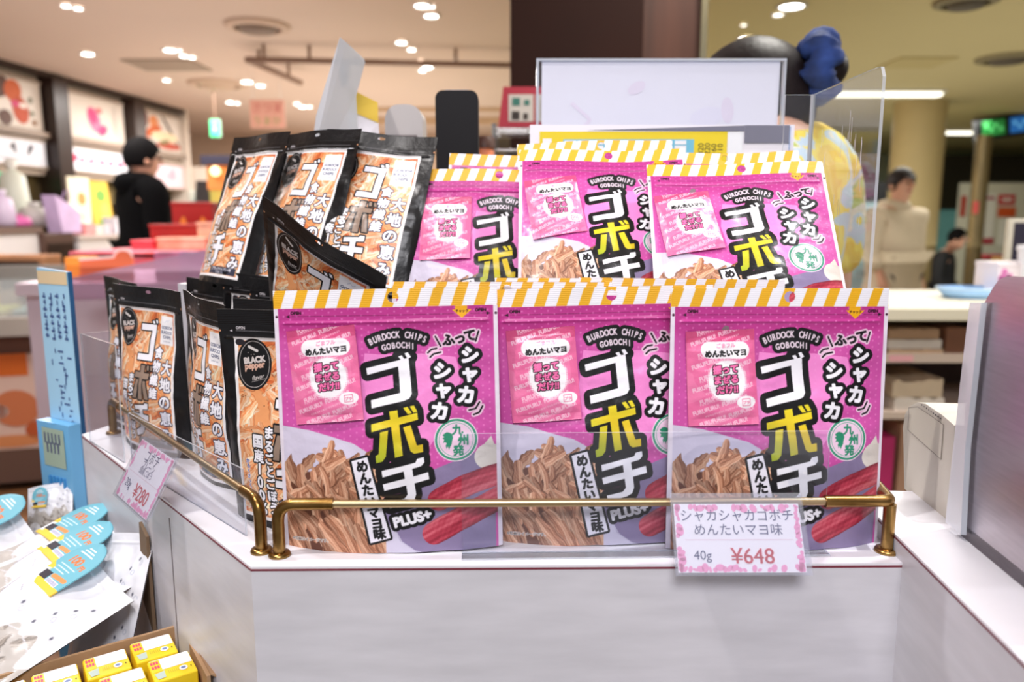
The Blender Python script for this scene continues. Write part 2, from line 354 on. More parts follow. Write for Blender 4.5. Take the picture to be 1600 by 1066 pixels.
def pink_art():
    A = Art(170, 200, (208, 84, 166)); X, Y = A.xx, A.yy
    # ground colours and polka dots
    A.fill(Y < 33, lambda x, y: np.stack([190+0*x, 56+0*x, 140+0*x], -1))
    A.fill((Y >= 30) & (Y < 40), lambda x, y: (np.array([190, 56, 140])*(1-((y-30)/10)[:, None])+np.array([208, 84, 166])*((y-30)/10)[:, None]))
    A.fill(A.poly(QL(Q2, [(30, 215), (120, 225), (380, 225), (600, 250), (640, 380), (560, 640), (430, 850), (60, 690), (10, 450)])), (240, 138, 206))
    gx, gy = (X % 5.0)-2.5, ((Y+2.5*(np.floor(X/5.0) % 2)) % 5.0)-2.5
    d = (gx**2+gy**2 < .75**2) & (Y > 15) & (Y < 140); A.fill(d, (244, 150, 212), .5)
    # plates at the foot
    A.fill(A.poly([(0, 103), (25, 106), (60, 116), (80, 128), (80, 200), (0, 200)]), (214, 206, 226))
    A.fill(A.poly(QL(Q3, [(1000, 420), (1466, 250), (1500, 1060), (700, 1060), (760, 640)])), (138, 124, 160))
    A.fill(A.poly(QL(Q3, [(600, 1060), (700, 700), (820, 800), (860, 880), (960, 950), (1100, 1060)])), (206, 200, 220))
    A.fill(A.line(QL(Q3, [(820, 800), (870, 885), (960, 950), (1120, 1000)]), .8), (196, 190, 212))
    # burdock strips
    clip = (X > 3.5) & (X < 82) & (A.poly([(3, 133), (10, 124), (30, 122), (34, 112), (58, 106), (66, 118), (82, 122), (82, 200), (3, 200)]))
    r = np.random.default_rng(4)
    A.fill(clip & (Y > 138), (104, 62, 46))
    for k in range(90):
        t = k/90; x = r.uniform(0, 82); y = 124+t*78+r.uniform(-6, 6); a = math.radians(r.choice([r.uniform(-75, -20), r.uniform(20, 85)])) if y < 158 else math.radians(r.uniform(45, 85))
        l = r.uniform(14, 24)+t*20; c = r.uniform(-6, 6); w = r.uniform(2.6, 5.0)
        tone = r.uniform(.82, 1.12); mid = np.array([200, 142, 110])*tone; dk = np.array([140, 86, 60])*tone; lt = np.clip(np.array([236, 190, 158])*tone, 0, 250)
        dx, dy = math.cos(a)*l/2, math.sin(a)*l/2
        draw_chip(A, [(x-dx, y-dy), (x+c, y-c), (x+dx, y+dy)], w, mid, dk, lt, k, clip)
    # cod roe sacs and garlic
    red_clip = (X > 96) & (X < 167)
    A.fill(A.ell(*Q3(1430, 330), 11, 10) & red_clip, lambda x, y: np.stack([232-2.2*(x-150)*.6, 224-2.4*(x-150)*.6, 214-2.4*(x-150)*.6], -1))
    A.fill(A.poly(QL(Q3, [(1390, 250), (1440, 190), (1462, 250)])) & red_clip, (226, 218, 206))
    for pts, hw, sd in (([(1110, 605), (1270, 500), (1540, 450)], 8.6, 3), ([(1085, 835), (1270, 730), (1540, 610)], 9.2, 9)):
        draw_chip(A, QL(Q3, pts), hw, (190, 60, 80), (146, 32, 52), (222, 112, 124), sd, red_clip, .02, 0.0)
    sp = np.random.default_rng(2).random(A.a.shape[:2]) > .93
    A.fill(sp & (A.a[..., 0] > A.a[..., 1]*2.1) & (A.a[..., 0] < 215) & (Y > 138) & (X > 100) & (A.a[..., 2] < 110), (228, 140, 146), .5)
    A.fill(A.text('※写真はイメージです。', *Q(200, 968), 3.0, bold=.35), (250, 245, 240)); A.fill(A.text('※写真はイメージです。', *Q(200, 968), 3.0, bold=.1), (40, 26, 24))
    # name logo
    go = A.poly(QL(Q2, [(43, 308), (305, 250), (338, 470), (325, 497), (295, 510), (92, 555), (84, 505), (265, 463), (243, 302), (52, 350)]))
    go |= A.poly(QL(Q2, [(240, 240), (262, 234), (284, 264), (262, 268)])) | A.poly(QL(Q2, [(278, 222), (298, 216), (321, 246), (299, 257)]))
    bo = A.empty()
    for p in ([(95, 652), (378, 585), (384, 628), (102, 697)], [(203, 575), (255, 566), (302, 845), (255, 857)], [(155, 700), (203, 690), (197, 850), (178, 880), (140, 890), (133, 845), (152, 835)],
              [(295, 672), (340, 660), (385, 785), (420, 780), (424, 828), (370, 835), (348, 820)], [(290, 553), (315, 547), (345, 587), (320, 592)], [(330, 545), (355, 540), (378, 578), (355, 585)]): bo |= A.poly(QL(Q2, p))
    ti = A.empty()
    for p in ([(722, 395), (945, 343), (955, 318), (998, 310), (1003, 345), (985, 368), (920, 385), (730, 440)], [(733, 487), (1030, 412), (1040, 460), (745, 532)], [(868, 392), (925, 380), (957, 560), (945, 600), (910, 622), (785, 655), (772, 612), (880, 588), (900, 560)]): ti |= A.poly(QL(Q3, p))
    pl = A.text('PLUS+', *Q3(935, 728), 10.6, 13, .75, sx=1.02)
    arc1, arc2 = A.empty(), A.empty()
    word = 'BURDOCK CHIPS'
    for i, chh in enumerate(word):
        t = (i+.5)/len(word); x = 50+365*t; y = 152-175*t*(1-t)-8*t
        if chh != ' ': arc1 |= A.text(chh, *Q2(x, y), 7.0, 27-52*t, .28, sx=.66)
    for i, chh in enumerate('GOBOCHI'):
        t = (i+.5)/7; arc2 |= A.text(chh, *Q2(132+212*t, 188-60*t*(1-t)-6*t), 6.4, 12-14*t, .28, sx=.7)
    shaka = A.empty()
    for chh, x, y, e in (('シ', 690, 240, 14), ('ャ', 692, 352, 13.5), ('カ', 672, 485, 14), ('シ', 520, 335, 14), ('ャ', 532, 447, 13.5), ('カ', 512, 580, 14)): shaka |= A.text(chh, *Q2(x, y), e, -8, .95)
    fu = A.empty()
    for chh, x, y in (('ふ', 550, 142), ('っ', 622, 132), ('て', 684, 118)): fu |= A.text(chh, *Q2(x, y), 9.5, 8, .55)
    fu |= A.line(QL(Q2, [(468, 122), (503, 182)]), 1.3) | A.line(QL(Q2, [(738, 95), (722, 155)]), 1.3)
    for p in ([(425, 222), (445, 202), (478, 196)], [(440, 250), (460, 230), (505, 220)], [(695, 582), (735, 575), (758, 535)], [(725, 612), (758, 600), (778, 560)]): fu |= A.line(QL(Q2, p), 1.3)
    A.fill(A.dil(fu, 1.3), (236, 200, 222)); A.fill(fu, BLACK)
    # round stamp
    sc = Q2(622, 762); A.fill(A.ell(*sc, 16.4), (240, 214, 230)); A.fill(A.ell(*sc, 15.6), (58, 150, 118)); A.fill(A.ell(*sc, 14.0), (240, 214, 230)); A.fill(A.ell(*sc, 12.9), (120, 176, 156)); A.fill(A.ell(*sc, 12.4), (240, 206, 228))
    g = A.text('九', sc[0]+1.2, sc[1]-7.6, 8.2, bold=.4) | A.text('州', sc[0]+5.2, sc[1]+.4, 8.4, bold=.4) | A.text('発', sc[0]+1.6, sc[1]+8.2, 8.2, bold=.4)
    g |= A.poly([(sc[0]+x, sc[1]+y) for x, y in [(-8.6, -5.0), (-6.8, -6.0), (-4.6, -5.4), (-3.0, -4.4), (-2.2, -1.8), (-3.0, .8), (-3.4, 3.4), (-4.6, 5.4), (-5.4, 7.4), (-6.2, 4.8), (-7.2, 6.6), (-7.8, 4.0), (-7.0, 2.4), (-8.2, 1.4), (-9.6, 2.0), (-8.8, -.4), (-10.2, -1.6), (-8.6, -2.4), (-10.0, -3.8)]])
    A.fill(g, (44, 140, 106))
    body = A.dil(go | bo | ti, 4.7) | A.dil(pl, 2.6) | A.dil(arc1 | arc2, 2.7) | A.dil(shaka, 2.9)
    A.fill(body, BLACK)
    A.fill(go | ti | shaka | pl, WHITE); A.fill(arc1 | arc2, (232, 214, 226))
    ytop, ybot = Q2(250, 560)[1], Q2(250, 880)[1]
    A.fill(bo, lambda x, y: np.stack([232-80*np.clip((y-ytop)/(ybot-ytop)+(60-x)*.012, 0, 1), 214-30*np.clip((y-ytop)/(ybot-ytop), 0, 1), 40+0*x], -1))
    # flavour strip
    pan = A.poly(QL(Q3, [(516, 328), (622, 300), (795, 860), (664, 892)])); A.fill(A.dil(pan, 1.7), BLACK); A.fill(pan, (240, 236, 246))
    fl = A.empty()
    for chh, x, y in (('め', 590, 362), ('ん', 613, 442), ('た', 634, 522), ('い', 656, 602), ('マ', 676, 680), ('ヨ', 700, 756), ('味', 722, 828)): fl |= A.text(chh, *Q3(x, y), 9.4, 8, .55)
    A.fill(fl, BLACK)
    # tear line and zip chevron
    for x in np.arange(14, 138, 1.1): A.fill(A.ell(x, 20.2, .32), (70, 14, 44))
    for x in np.arange(150, 163, 1.1): A.fill(A.ell(x, 20.2, .32), (70, 14, 44))
    A.fill(A.poly([(9, 20.2), (12, 19), (12, 21.4)]) | A.poly([(164.5, 20.2), (161.5, 19), (161.5, 21.4)]), BLACK)
    A.fill(A.text('OPEN', 17, 17.6, 3.2, bold=.25) | A.text('OPEN', 157, 17.6, 3.2, bold=.25), (48, 8, 30))
    A.fill(A.poly([(138, 14), (147, 14), (147, 17), (150.5, 17), (143, 23.5), (135.5, 17), (138, 17)]), (240, 176, 28)); A.fill(A.text('チャック', 143, 18.2, 2.5, bold=.15), (60, 20, 10))
    # margins and header stripes
    A.fill((X < 3.4) | (X > 166.6), (236, 226, 238))
    hd = Y < 14; A.fill(hd, (244, 242, 248)); ph = (X+Y*.34-2) % 17.2; A.fill(hd & (ph < 8.2), (238, 178, 26))
    A.fill(((X-2.2)**2+(Y-20.2)**2 < 1.0) | ((X-168.5)**2+(Y-20.2)**2 < 1.0), (60, 10, 40))
    return A.grid()

def sachet_art():
    A = Art(53, 71, (232, 108, 158), res=.33); X, Y = A.xx, A.yy
    sm = smooth_noise(A.a.shape[0], A.a.shape[1], 6, 4, 3)
    A.fill(sm > .15, (238, 124, 170)); A.fill((Y < 8.5), (206, 74, 124))
    for i in range(-3, 14):
        x0, y0 = 4, 6+i*8.6; s_ = 'FURUFURU!  FURUFURU!'
        A.fill(A.text(s_, 26+(i % 2)*5-2, y0-2, 4.5, 17, .22, sx=.86), (250, 216, 230), .85)
        A.fill(A.text('F U R U F U R U !  F U R U F U R U !', 27-(i % 2)*4, y0+2.2, 1.9, 17, .12), (248, 200, 220), .8)
    cap = A.line([(17, 14.5), (42, 15.5)], 12.5); A.fill(cap, (248, 242, 246))
    A.fill(A.text('めんたいマヨ', 29.5, 17.2, 5.4, 1, .42), BLACK); A.fill(A.text('ごまフル', 30, 11.4, 3.8, 1, .3), (238, 158, 190))
    cx, cy = 29.5, 37.5; R_ = np.hypot(X-cx, (Y-cy)*.95); g = 1.25; hx, hy = (X % g)-g/2, (Y % g)-g/2
    rr = np.clip((16.5-R_)/3.6, 0, 1)*.95; A.fill((np.hypot(hx, hy) < rr) | (R_ < 12.8), (250, 244, 248))
    for st, x, y in (('振って', 28.6, 29), ('まぜる', 29, 36.6), ('だけ!!', 29.4, 44)):
        m = A.text(st, x, y, 6.6, 2, .42, skew=.08); A.fill(A.dil(m, .75), (34, 14, 26)); A.fill(m, (246, 112, 172))
    A.fill(A.ell(43.5, 54, 7.4, 4.6), (250, 244, 248)); m = A.line([(40.4, 51.6), (46.6, 51.6), (46.6, 56.6), (40.4, 56.6), (40.4, 51.6)], .6); A.fill(m, (226, 110, 150)); A.fill(A.text('プラ', 43.5, 54.2, 2.7, 0, .2), (226, 110, 150))
    return A.grid()

def black_art():
    A = Art(130, 180, BLACK); X, Y = A.xx, A.yy
    pan = (X > 13) & (X < 115) & (Y > 23) & (Y < 173); A.fill(pan, (246, 242, 242))
    pic = (X > 16) & (X < 112) & (Y > 26) & (Y < 170); A.fill(pic, (236, 160, 104))
    r = np.random.default_rng(21)
    for k in range(230):
        x, y = r.uniform(14, 114), r.uniform(24, 172); a = math.radians(r.uniform(-80, 80)); l = r.uniform(14, 30); c = r.uniform(-7, 7); w = r.uniform(2.4, 5.6)
        tone = r.uniform(.9, 1.08); mid = np.clip(np.array([246, 184, 134])*tone, 0, 252); dk = np.array([226, 130, 74])*tone; lt = np.clip(np.array([254, 228, 200])*tone, 0, 252)
        if k % 6 == 0: mid, dk, lt = np.array([226, 124, 68]), np.array([190, 84, 42]), np.array([244, 170, 110])
        dx, dy = math.cos(a)*l/2, math.sin(a)*l/2; draw_chip(A, [(x-dx, y-dy), (x+c, y-c), (x+dx, y+dy)], w, mid, dk, lt, 500+k, pic)
    for k in range(90):
        A.fill(A.ell(r.uniform(18, 110), r.uniform(28, 168), r.uniform(.25, .6)), (70, 40, 26))
    # flavour oval
    A.fill(A.ell(31, 45, 16.5, 21), BLACK); A.fill(A.ell(31, 45, 14.6, 19), (196, 188, 184)); A.fill(A.ell(31, 45, 14.1, 18.5), BLACK)
    A.fill(A.text('BLACK', 31, 41.5, 6.6, 8, .5), (206, 196, 192)); A.fill(A.text('pepper', 31.5, 47.5, 7.2, 8, .42, sx=.92), (214, 170, 150)); A.fill(A.text('flavor', 35, 55.2, 5.0, 14, .12, skew=.3), (196, 188, 184))
    A.fill(A.line([(29, 59.5), (42, 56)], .35), (196, 188, 184)); A.fill(A.line([(26, 31), (34, 34)], 2.4), (216, 210, 206))
    for x, y in ((25, 36), (28, 37.5), (31, 37)): A.fill(A.ell(x, y, .5), (150, 144, 140))
    # name logo
    def off(p): return [(66+x, y) for x, y in p]
    go = A.poly(off([(-11, 40), (12, 40), (12, 78), (-12, 78), (-12, 71.5), (5, 71.5), (5, 46.5), (-11, 46.5)])) | A.poly(off([(5, 36), (8, 36), (9, 39), (6, 39)])) | A.poly(off([(10, 34.5), (13, 34.5), (14, 38), (11, 38)]))
    bo = A.empty()
    for p in ([(-12, 91), (12, 91), (12, 97), (-12, 97)], [(-3.2, 83), (3.2, 83), (3.2, 120), (-3.2, 120)], [(-9, 99), (-4.6, 99), (-6.5, 119), (-13, 119), (-12, 112)], [(4.6, 99), (9, 99), (13, 119), (7, 119)], [(6, 83), (9, 83), (10, 88), (7, 88)], [(11, 83), (14, 83), (15, 88), (12, 88)]): bo |= A.poly(off(p))
    ti = A.empty()
    for p in ([(-10, 127), (6, 125), (7, 123), (12, 123), (12, 129), (-10, 132)], [(-12, 136), (13, 136), (13, 142), (-12, 142)], [(-2.5, 129), (4, 129), (4, 152), (0, 158), (-9, 161), (-10, 155), (-2.5, 151)]): ti |= A.poly(off(p))
    logo = go | bo | ti; A.fill(A.dil(logo, 1.5), BLACK); A.fill(go | ti, WHITE); A.fill(bo, (150, 128, 112))
    def col(st, x, y0, pitch, em, b, c_in, c_out, ob):
        m = A.empty()
        for i, chh in enumerate(st): m |= A.text(chh, x, y0+i*pitch, em, 0, b)
        A.fill(A.dil(m, ob), c_out); A.fill(m, c_in)
    col('食物繊維', 86.5, 68, 14.2, 12.4, .5, WHITE, (40, 40, 66), 1.0)
    col('大地の恵み', 103, 82, 18.2, 15.6, .62, WHITE, (40, 40, 66), 1.1)
    col('まるごとごぼう', 49, 98, 10.6, 10.4, .5, WHITE, BLACK, 1.0)
    col('国産', 37, 106, 12.5, 11.6, .5, WHITE, BLACK, 1.1)
    m = A.empty()
    for i, chh in enumerate('100%'): m |= A.text(chh, 37.5, 129+i*11.4, 13, 0, .5, sx=1.0)
    A.fill(A.dil(m, 1.1), BLACK); A.fill(m, WHITE)
    col('かるくさっくり食感', 25, 124, 4.3, 4.2, .2, (70, 90, 170), (250, 240, 236), .4); A.fill((X > 22) & (X < 29) & (Y > 158) & (Y < 167), (214, 90, 110))
    # corner label
    A.fill((X > 86) & (X < 110) & (Y > 29) & (Y < 59), (250, 248, 250)); A.fill((X > 88) & (X < 112) & (Y > 26.5) & (Y < 27.6) | (X > 110.8) & (X < 111.8) & (Y > 26) & (Y < 58), (206, 96, 66))
    for st, y in (('GOBOCHI', 41), ('BURDOCK', 46), ('CHIPS', 51)): A.fill(A.text(st, 98, y, 4.4, 0, .12, sx=.98 if len(st) > 5 else 1.3), (60, 70, 110))
    A.fill(A.text('burdock snack', 98, 55.5, 2.2), (120, 126, 150)); A.fill(A.line([(94, 35.5), (97, 33), (99, 35), (102, 32.5)], .5), (190, 194, 210))
    m = (X > 60) & (X < 110) & (Y > 161) & (Y < 169.5); A.fill(m, (60, 62, 80)); A.fill(A.text('ブラックペッパー味', 85, 163.6, 4.2, 0, .15), WHITE); A.fill(A.text('内容量 ３０ｇ', 85, 167.6, 3.0, 0, .1), WHITE)
    for x in np.arange(16, 118, 1.1): A.fill(A.ell(x, 18, .3), (200, 196, 200))
    A.fill(A.text('OPEN', 20, 15.6, 3.2, bold=.2) | A.poly([(10, 18), (12.5, 16.9), (12.5, 19.1)]), (206, 200, 204))
    A.fill(((X-1.2)**2+(Y-18)**2 < 1) | ((X-128.8)**2+(Y-18)**2 < 1), (210, 150, 110))
    return A.grid()

def sstep(a, b, x):
    t = np.clip((x-a)/(b-a), 0, 1); return t*t*(3-2*t)

class Pouch:
    """shape of a filled stand-up pouch: u across (-.5...5), t up (0..1)"""
    def __init__(s, W_, H_, T, t0, t1, head, seed, bend=.002, wr=.0012, bulge_pow=2.4, side=0.0):
        s.W, s.H, s.T, s.t0, s.t1, s.head, s.seed, s.bend, s.wr, s.bp, s.side = W_, H_, T, t0, t1, head, seed, bend, wr, bulge_pow, side
        s.n1 = smooth_noise(200, 200, 9, 7, seed); s.n2 = smooth_noise(200, 200, 26, 11, seed+50); s.n3 = smooth_noise(200, 200, 5, 16, seed+90)
    def base(s, u, t):
        a = s.seed*1.7
        return s.bend*(np.sin(2.2*u*math.pi+a)*(.35+.65*t)+.5*np.sin(5.1*u+2*a)*t)
    def env(s, u, t): return np.clip(1-np.abs(2*u)**s.bp, 0, 1)**.85*(1-sstep(s.t0, s.t1, t))
    def front(s, u, t):
        u = np.asarray(u, float); t = np.asarray(t, float); e = s.env(u, t)
        i = np.clip(((1-t)*199), 0, 199); j = np.clip((u+.5)*199, 0, 199); i0 = np.minimum(i.astype(int), 198); j0 = np.minimum(j.astype(int), 198); fi, fj = i-i0, j-j0
        def smp(n): return n[i0, j0]*(1-fi)*(1-fj)+n[i0+1, j0]*fi*(1-fj)+n[i0, j0+1]*(1-fi)*fj+n[i0+1, j0+1]*fi*fj
        lo = np.clip((.985-t-s.head)*14, 0, 1)*np.clip((.5-np.abs(u))*26, 0, 1)
        w = s.wr*(.9*smp(s.n1)+.35*smp(s.n2)+.5*smp(s.n3))*lo
        zipr = .0009*np.exp(-((t-(1-s.head-.055))/.006)**2)*np.clip((.47-np.abs(u))*40, 0, 1)
        return s.base(u, t)-s.T*e-w-zipr-.0003
    def back(s, u, t):
        return s.base(u, t)+s.T*.75*s.env(u, t)+.0003
    def body_mesh(s, name, art, r0, m):
        ny, nx = art.shape[0]-r0, art.shape[1]
        u = np.linspace(-.5, .5, nx); t = np.linspace(1-r0/art.shape[0], 0, ny); U, Tt = np.meshgrid(u, t)
        V1 = np.stack([U*s.W, s.front(U, Tt), Tt*s.H], -1).reshape(-1, 3); F1 = grid_faces(ny, nx); C1 = art[r0:].reshape(-1, 3)
        bn, bm_ = 40, 36; u2 = np.linspace(-.5, .5, bm_); t2 = np.linspace(1-r0/art.shape[0], 0, bn); U2, T2 = np.meshgrid(u2, t2)
        V2 = np.stack([U2*s.W, s.back(U2, T2), T2*s.H], -1).reshape(-1, 3); F2 = grid_faces(bn, bm_, len(V1), True); C2 = np.tile(art[-3:, 3:-3].mean((0, 1))*.6+np.array([90, 80, 90])*.4, (len(V2), 1))
        # gusset closing the foot, lifted in the middle
        ub = np.linspace(-.5, .5, bm_); k = 7; w = np.linspace(0, 1, k); fb, bb = s.front(ub, 0*ub), s.back(ub, 0*ub)
        V3 = np.stack([np.stack([ub*s.W, fb*(1-a)+bb*a, .012*math.sin(math.pi*a)*np.clip(1-np.abs(2*ub)**2, 0, 1)], -1) for a in w]).reshape(-1, 3)
        F3 = grid_faces(k, bm_, len(V1)+len(V2), True); C3 = np.tile(C2[0], (len(V3), 1))
        return np_mesh(name, np.concatenate([V1, V2, V3]), np.concatenate([F1, F2, F3]), np.concatenate([C1, C2, C3]), True, [m])
    def head_mesh(s, name, art, r0, m, hole, hr, hry=None, crimp=.00008, backcol=(225, 222, 230)):
        ny, nx = r0+1, art.shape[1]
        u = np.linspace(-.5, .5, nx); t = np.linspace(1, 1-r0/art.shape[0], ny); U, Tt = np.meshgrid(u, t)
        y = s.front(U, Tt)-crimp*np.sin(2*math.pi*Tt*s.H/.00145)
        V1 = np.stack([U*s.W, y, Tt*s.H], -1).reshape(-1, 3)
        V2 = np.stack([U*s.W, s.base(U, Tt)+.0003, Tt*s.H], -1).reshape(-1, 3)
        cu, ct = (U[1:, 1:]+U[:-1, :-1])/2*s.W, (Tt[1:, 1:]+Tt[:-1, :-1])/2*s.H
        keep = ((cu-hole[0])/hr)**2+((ct-hole[1])/(hry or hr))**2 > 1
        F1 = grid_faces(ny, nx, 0, False, keep); F2 = grid_faces(ny, nx, len(V1), True, keep)
        top = np.arange(nx); F3 = np.stack([top[1:], top[:-1], top[:-1]+len(V1), top[1:]+len(V1)], -1)
        return np_mesh(name, np.concatenate([V1, V2]), np.concatenate([F1, F2, F3]), np.concatenate([art[:ny].reshape(-1, 3), np.tile(np.array(backcol, float), (len(V2), 1))]), True, [m])
def sachet_mesh(name, art, P, cx, cz, ang, m, seed):
    """flat sauce-powder sachet lying on the pouch front; cx, cz metres from pouch foot centre"""
    ny, nx = art.shape[:2]; w, h = .053, .071
    a = np.linspace(-.5, .5, nx); b = np.linspace(.5, -.5, ny); Aa, Bb = np.meshgrid(a, b)
    c, n = math.cos(ang), math.sin(ang); x = cx+Aa*w*c-Bb*h*n; z = cz+Aa*w*n+Bb*h*c
    pil = .0032*np.clip(1-np.abs(2*Aa)**3, 0, 1)*np.clip(1-np.abs(2*Bb/.86)**4, 0, 1); sm = .0006*smooth_noise(ny, nx, 6, 4, seed)+.0004*smooth_noise(ny, nx, 14, 5, seed+1)
    # a stiff little packet: follows a smoothed front, not each crease
    sup = P.base(x/P.W, z/P.H)-P.T*P.env(x/P.W, z/P.H)-P.wr*1.1
    y0 = sup-.0016; yf = y0-pil-sm*np.clip((.5-np.abs(Aa))*12, 0, 1)*np.clip((.5-np.abs(Bb))*12, 0, 1)
    V1 = np.stack([x, yf, z], -1).reshape(-1, 3); V2 = np.stack([x, y0+.0006, z], -1).reshape(-1, 3)
    F1 = grid_faces(ny, nx); F2 = grid_faces(ny, nx, len(V1), True)
    i = np.arange(ny*nx).reshape(ny, nx); ring = np.concatenate([i[0, :], i[1:, -1], i[-1, -2::-1], i[-2:0:-1, 0]]); r2 = np.roll(ring, -1); o = len(V1)
    F3 = np.stack([r2, ring, ring+o, r2+o], -1)
    C = np.concatenate([art.reshape(-1, 3), np.tile(np.array([[230, 150, 185.]]), (len(V2), 1))])
    return np_mesh(name, np.concatenate([V1, V2]), np.concatenate([F1, F2, F3]), C, True, [m])

ART_P, ART_S, ART_B = pink_art(), sachet_art(), black_art()
M_PINK = print_mat('pink_film', .36, 0.1, .4, .25, 90); M_HEAD = print_mat('striped_film', .42, 0, .5)
M_SACH = print_mat('sachet_film', .36, .15, .5, .3, 120); M_BLK = print_mat('black_film', .34, 0.05, .4, .3, 70)
HR_P = 39; HR_B = 36
PINK, BLK = [], []
for k in range(3):
    P = Pouch(PW, PH, .0135, .28, .86, .07, 3+k, bend=.0016, wr=.0011)
    PINK.append((P, P.body_mesh('pink_pouch_body', ART_P, HR_P, M_PINK), P.head_mesh('pink_hang_header', ART_P, HR_P, M_HEAD, (.0070, .1935), .0042)))
for k in range(3):
    P = Pouch(BW, BH, .019, .30, .87, .072, 13+k, bend=.0022, wr=.0012, bulge_pow=2.0)
    BLK.append((P, P.body_mesh('black_pouch_body', ART_B, HR_B, M_BLK), P.head_mesh('black_hang_header', ART_B, HR_B, M_BLK, (0.0, .1745), .0044, .0019, backcol=(16, 15, 17))))
def add_pink(v, loc, yaw, lean, roll, label, group, sachet=(-.046, .136, 5)):
    P, mb, mh = PINK[v]; t = thing('snack_pouch', label, 'snack pouch', loc, (0, 0, 0), group)
    t.rotation_mode = 'QUATERNION'; t.rotation_quaternion = (Matrix.Rotation(yaw, 3, 'Z') @ Matrix.Rotation(lean, 3, 'X') @ Matrix.Rotation(roll, 3, 'Y')).to_quaternion()
    link('pouch_body', mb, t); h = link('hang_header', mh, t); h['label'] = 'yellow and white striped header with round hang hole'
    if sachet:
        s_ = link('seasoning_sachet', sachet_mesh('sachet', ART_S, P, sachet[0], sachet[1], math.radians(sachet[2]), M_SACH, 5+int(abs(sachet[2])*3)), t); s_['label'] = 'small pink powder sachet stuck on the front'
    return t
def add_black(v, loc, yaw, lean, roll, label, group):
    P, mb, mh = BLK[v]; t = thing('snack_pouch', label, 'snack pouch', loc, (0, 0, 0), group)
    t.rotation_mode = 'QUATERNION'; t.rotation_quaternion = (Matrix.Rotation(yaw, 3, 'Z') @ Matrix.Rotation(lean, 3, 'X') @ Matrix.Rotation(roll, 3, 'Y')).to_quaternion()
    link('pouch_body', mb, t); link('hang_header', mh, t)
    return t
# ================================================================== setting
CEIL = 2.70
def flat(name, polys, mats_, flip=False, th=.05):
    mb = MB()
    for p, m in zip(polys, mats_): mb.prism(p, m, (0, 0, th))
    return struct(name, mb)
M_WOOD = mat('floor_boards', (150, 104, 66), .45, noise=.35, nscale=3, stretch=(1, 9, 1))
M_TILE = mat('floor_tile', (150, 142, 104), .25, noise=.12, nscale=1.5)
M_CEL = mat('ceiling_warm', (204, 184, 168), .85, noise=.03, nscale=.6)
M_CER = mat('ceiling_hall', (190, 176, 132), .8, noise=.03, nscale=.6)  # lamp tint of each half is partly put into the two ceiling colours
flat('floor', [[(-7, -1.5, -.05), (-.9, -1.5, -.05), (-.9, 18, -.05), (-7, 18, -.05)], [(-.9, -1.5, -.05), (12, -1.5, -.05), (12, 18, -.05), (-.9, 18, -.05)]], [M_WOOD, M_TILE])
flat('ceiling', [[(-7, -1.5, CEIL), (.22, -1.5, CEIL), (.22, 18, CEIL), (-7, 18, CEIL)], [(.22, -1.5, CEIL), (12, -1.5, CEIL), (12, 18, CEIL), (.22, 18, CEIL)]], [M_CEL, M_CER], th=.08)

# ---- shop front down the left side
P0 = on_z(0, 94, CEIL); P1 = on_z(283, 172, CEIL); WD = (P1-P0); WL = WD.length; WD.normalize(); WN = Vector((WD.y, -WD.x, 0))   # WN points into the hall
def wl(px, py): return on_plane(px, py, P0, WN)
def ws(px, py=200): return (wl(px, py)-P0).dot(WD)
def wz(px, py): return wl(px, py).z
def wp(s, z, o=0.0): return P0+WD*s+Vector((0, 0, z-P0.z))+WN*o
def wbox(mb, s0, s1, z0, z1, o0, o1, m):
    p = [wp(s0, z0, o0), wp(s1, z0, o0), wp(s1, z0, o1), wp(s0, z0, o1)]
    mb.prism(p, m, (0, 0, z1-z0)); return mb
S_END = WL; S_BEG = -4.5
M_DKW = mat('dark_wood_post', (44, 26, 20), .35, noise=.2, nscale=3, stretch=(6, 6, .6))
M_OLIVE = mat('alcove_paint', (120, 104, 64), .8, noise=.06, nscale=2)
M_BEIGE = mat('beige_wall', (206, 180, 156), .8, noise=.04, nscale=1)
M_CREAM = mat('cream_wall', (226, 214, 200), .7)
mb = MB(); wbox(mb, S_BEG, S_END, 0, CEIL, -1.3, -1.2, M_OLIVE); struct('wall_left', mb)
ztop, zpb, zlt, zlb = CEIL-.04, wz(0, 205), wz(0, 211), wz(0, 258)
mb = MB(); wbox(mb, S_BEG, S_END, CEIL-.05, CEIL, -.06, .05, M_DKW); wbox(mb, S_BEG, S_END, zpb-.0, zpb+.05, -.05, .03, mat('shop_rail', (150, 132, 118), .5)); struct('trim_1', mb)
mb = MB(); wbox(mb, S_BEG, S_END, zlb-.05, CEIL-.05, -.16, -.06, mat('header_board', (214, 196, 178), .7)); wbox(mb, S_BEG, S_END, zlb-.3, zlb-.05, -.3, -.2, M_OLIVE); struct('wall_left_header', mb)
posts = [(70, 93), (196, 213)]
for i, (a, b) in enumerate(posts):
    mb = MB(); wbox(mb, ws(a, 160), ws(b, 160), 0, CEIL-.05, -.12, .10, M_DKW); struct('trim_%d' % (i+2), mb)
mb = MB(); wbox(mb, S_END, S_END+.05, 0, CEIL, -1.3, .06, M_CREAM); struct('wall_left_return', mb)
# ---- walls at the far end
mb = MB(); mb.box((-4.0, 13.05, 1.35), (7.4, .1, 2.7), M_BEIGE); struct('wall_back', mb)
mb = MB(); mb.box((6.2, 17.0, 1.35), (13.0, .1, 2.7), mat('hall_wall', (190, 186, 160), .8, noise=.05, nscale=1)); struct('wall_back_hall', mb)
mb = MB(); mb.box((11.5, 8.0, 1.35), (.1, 18, 2.7), mat('hall_wall', (190, 186, 160))); struct('wall_right', mb)
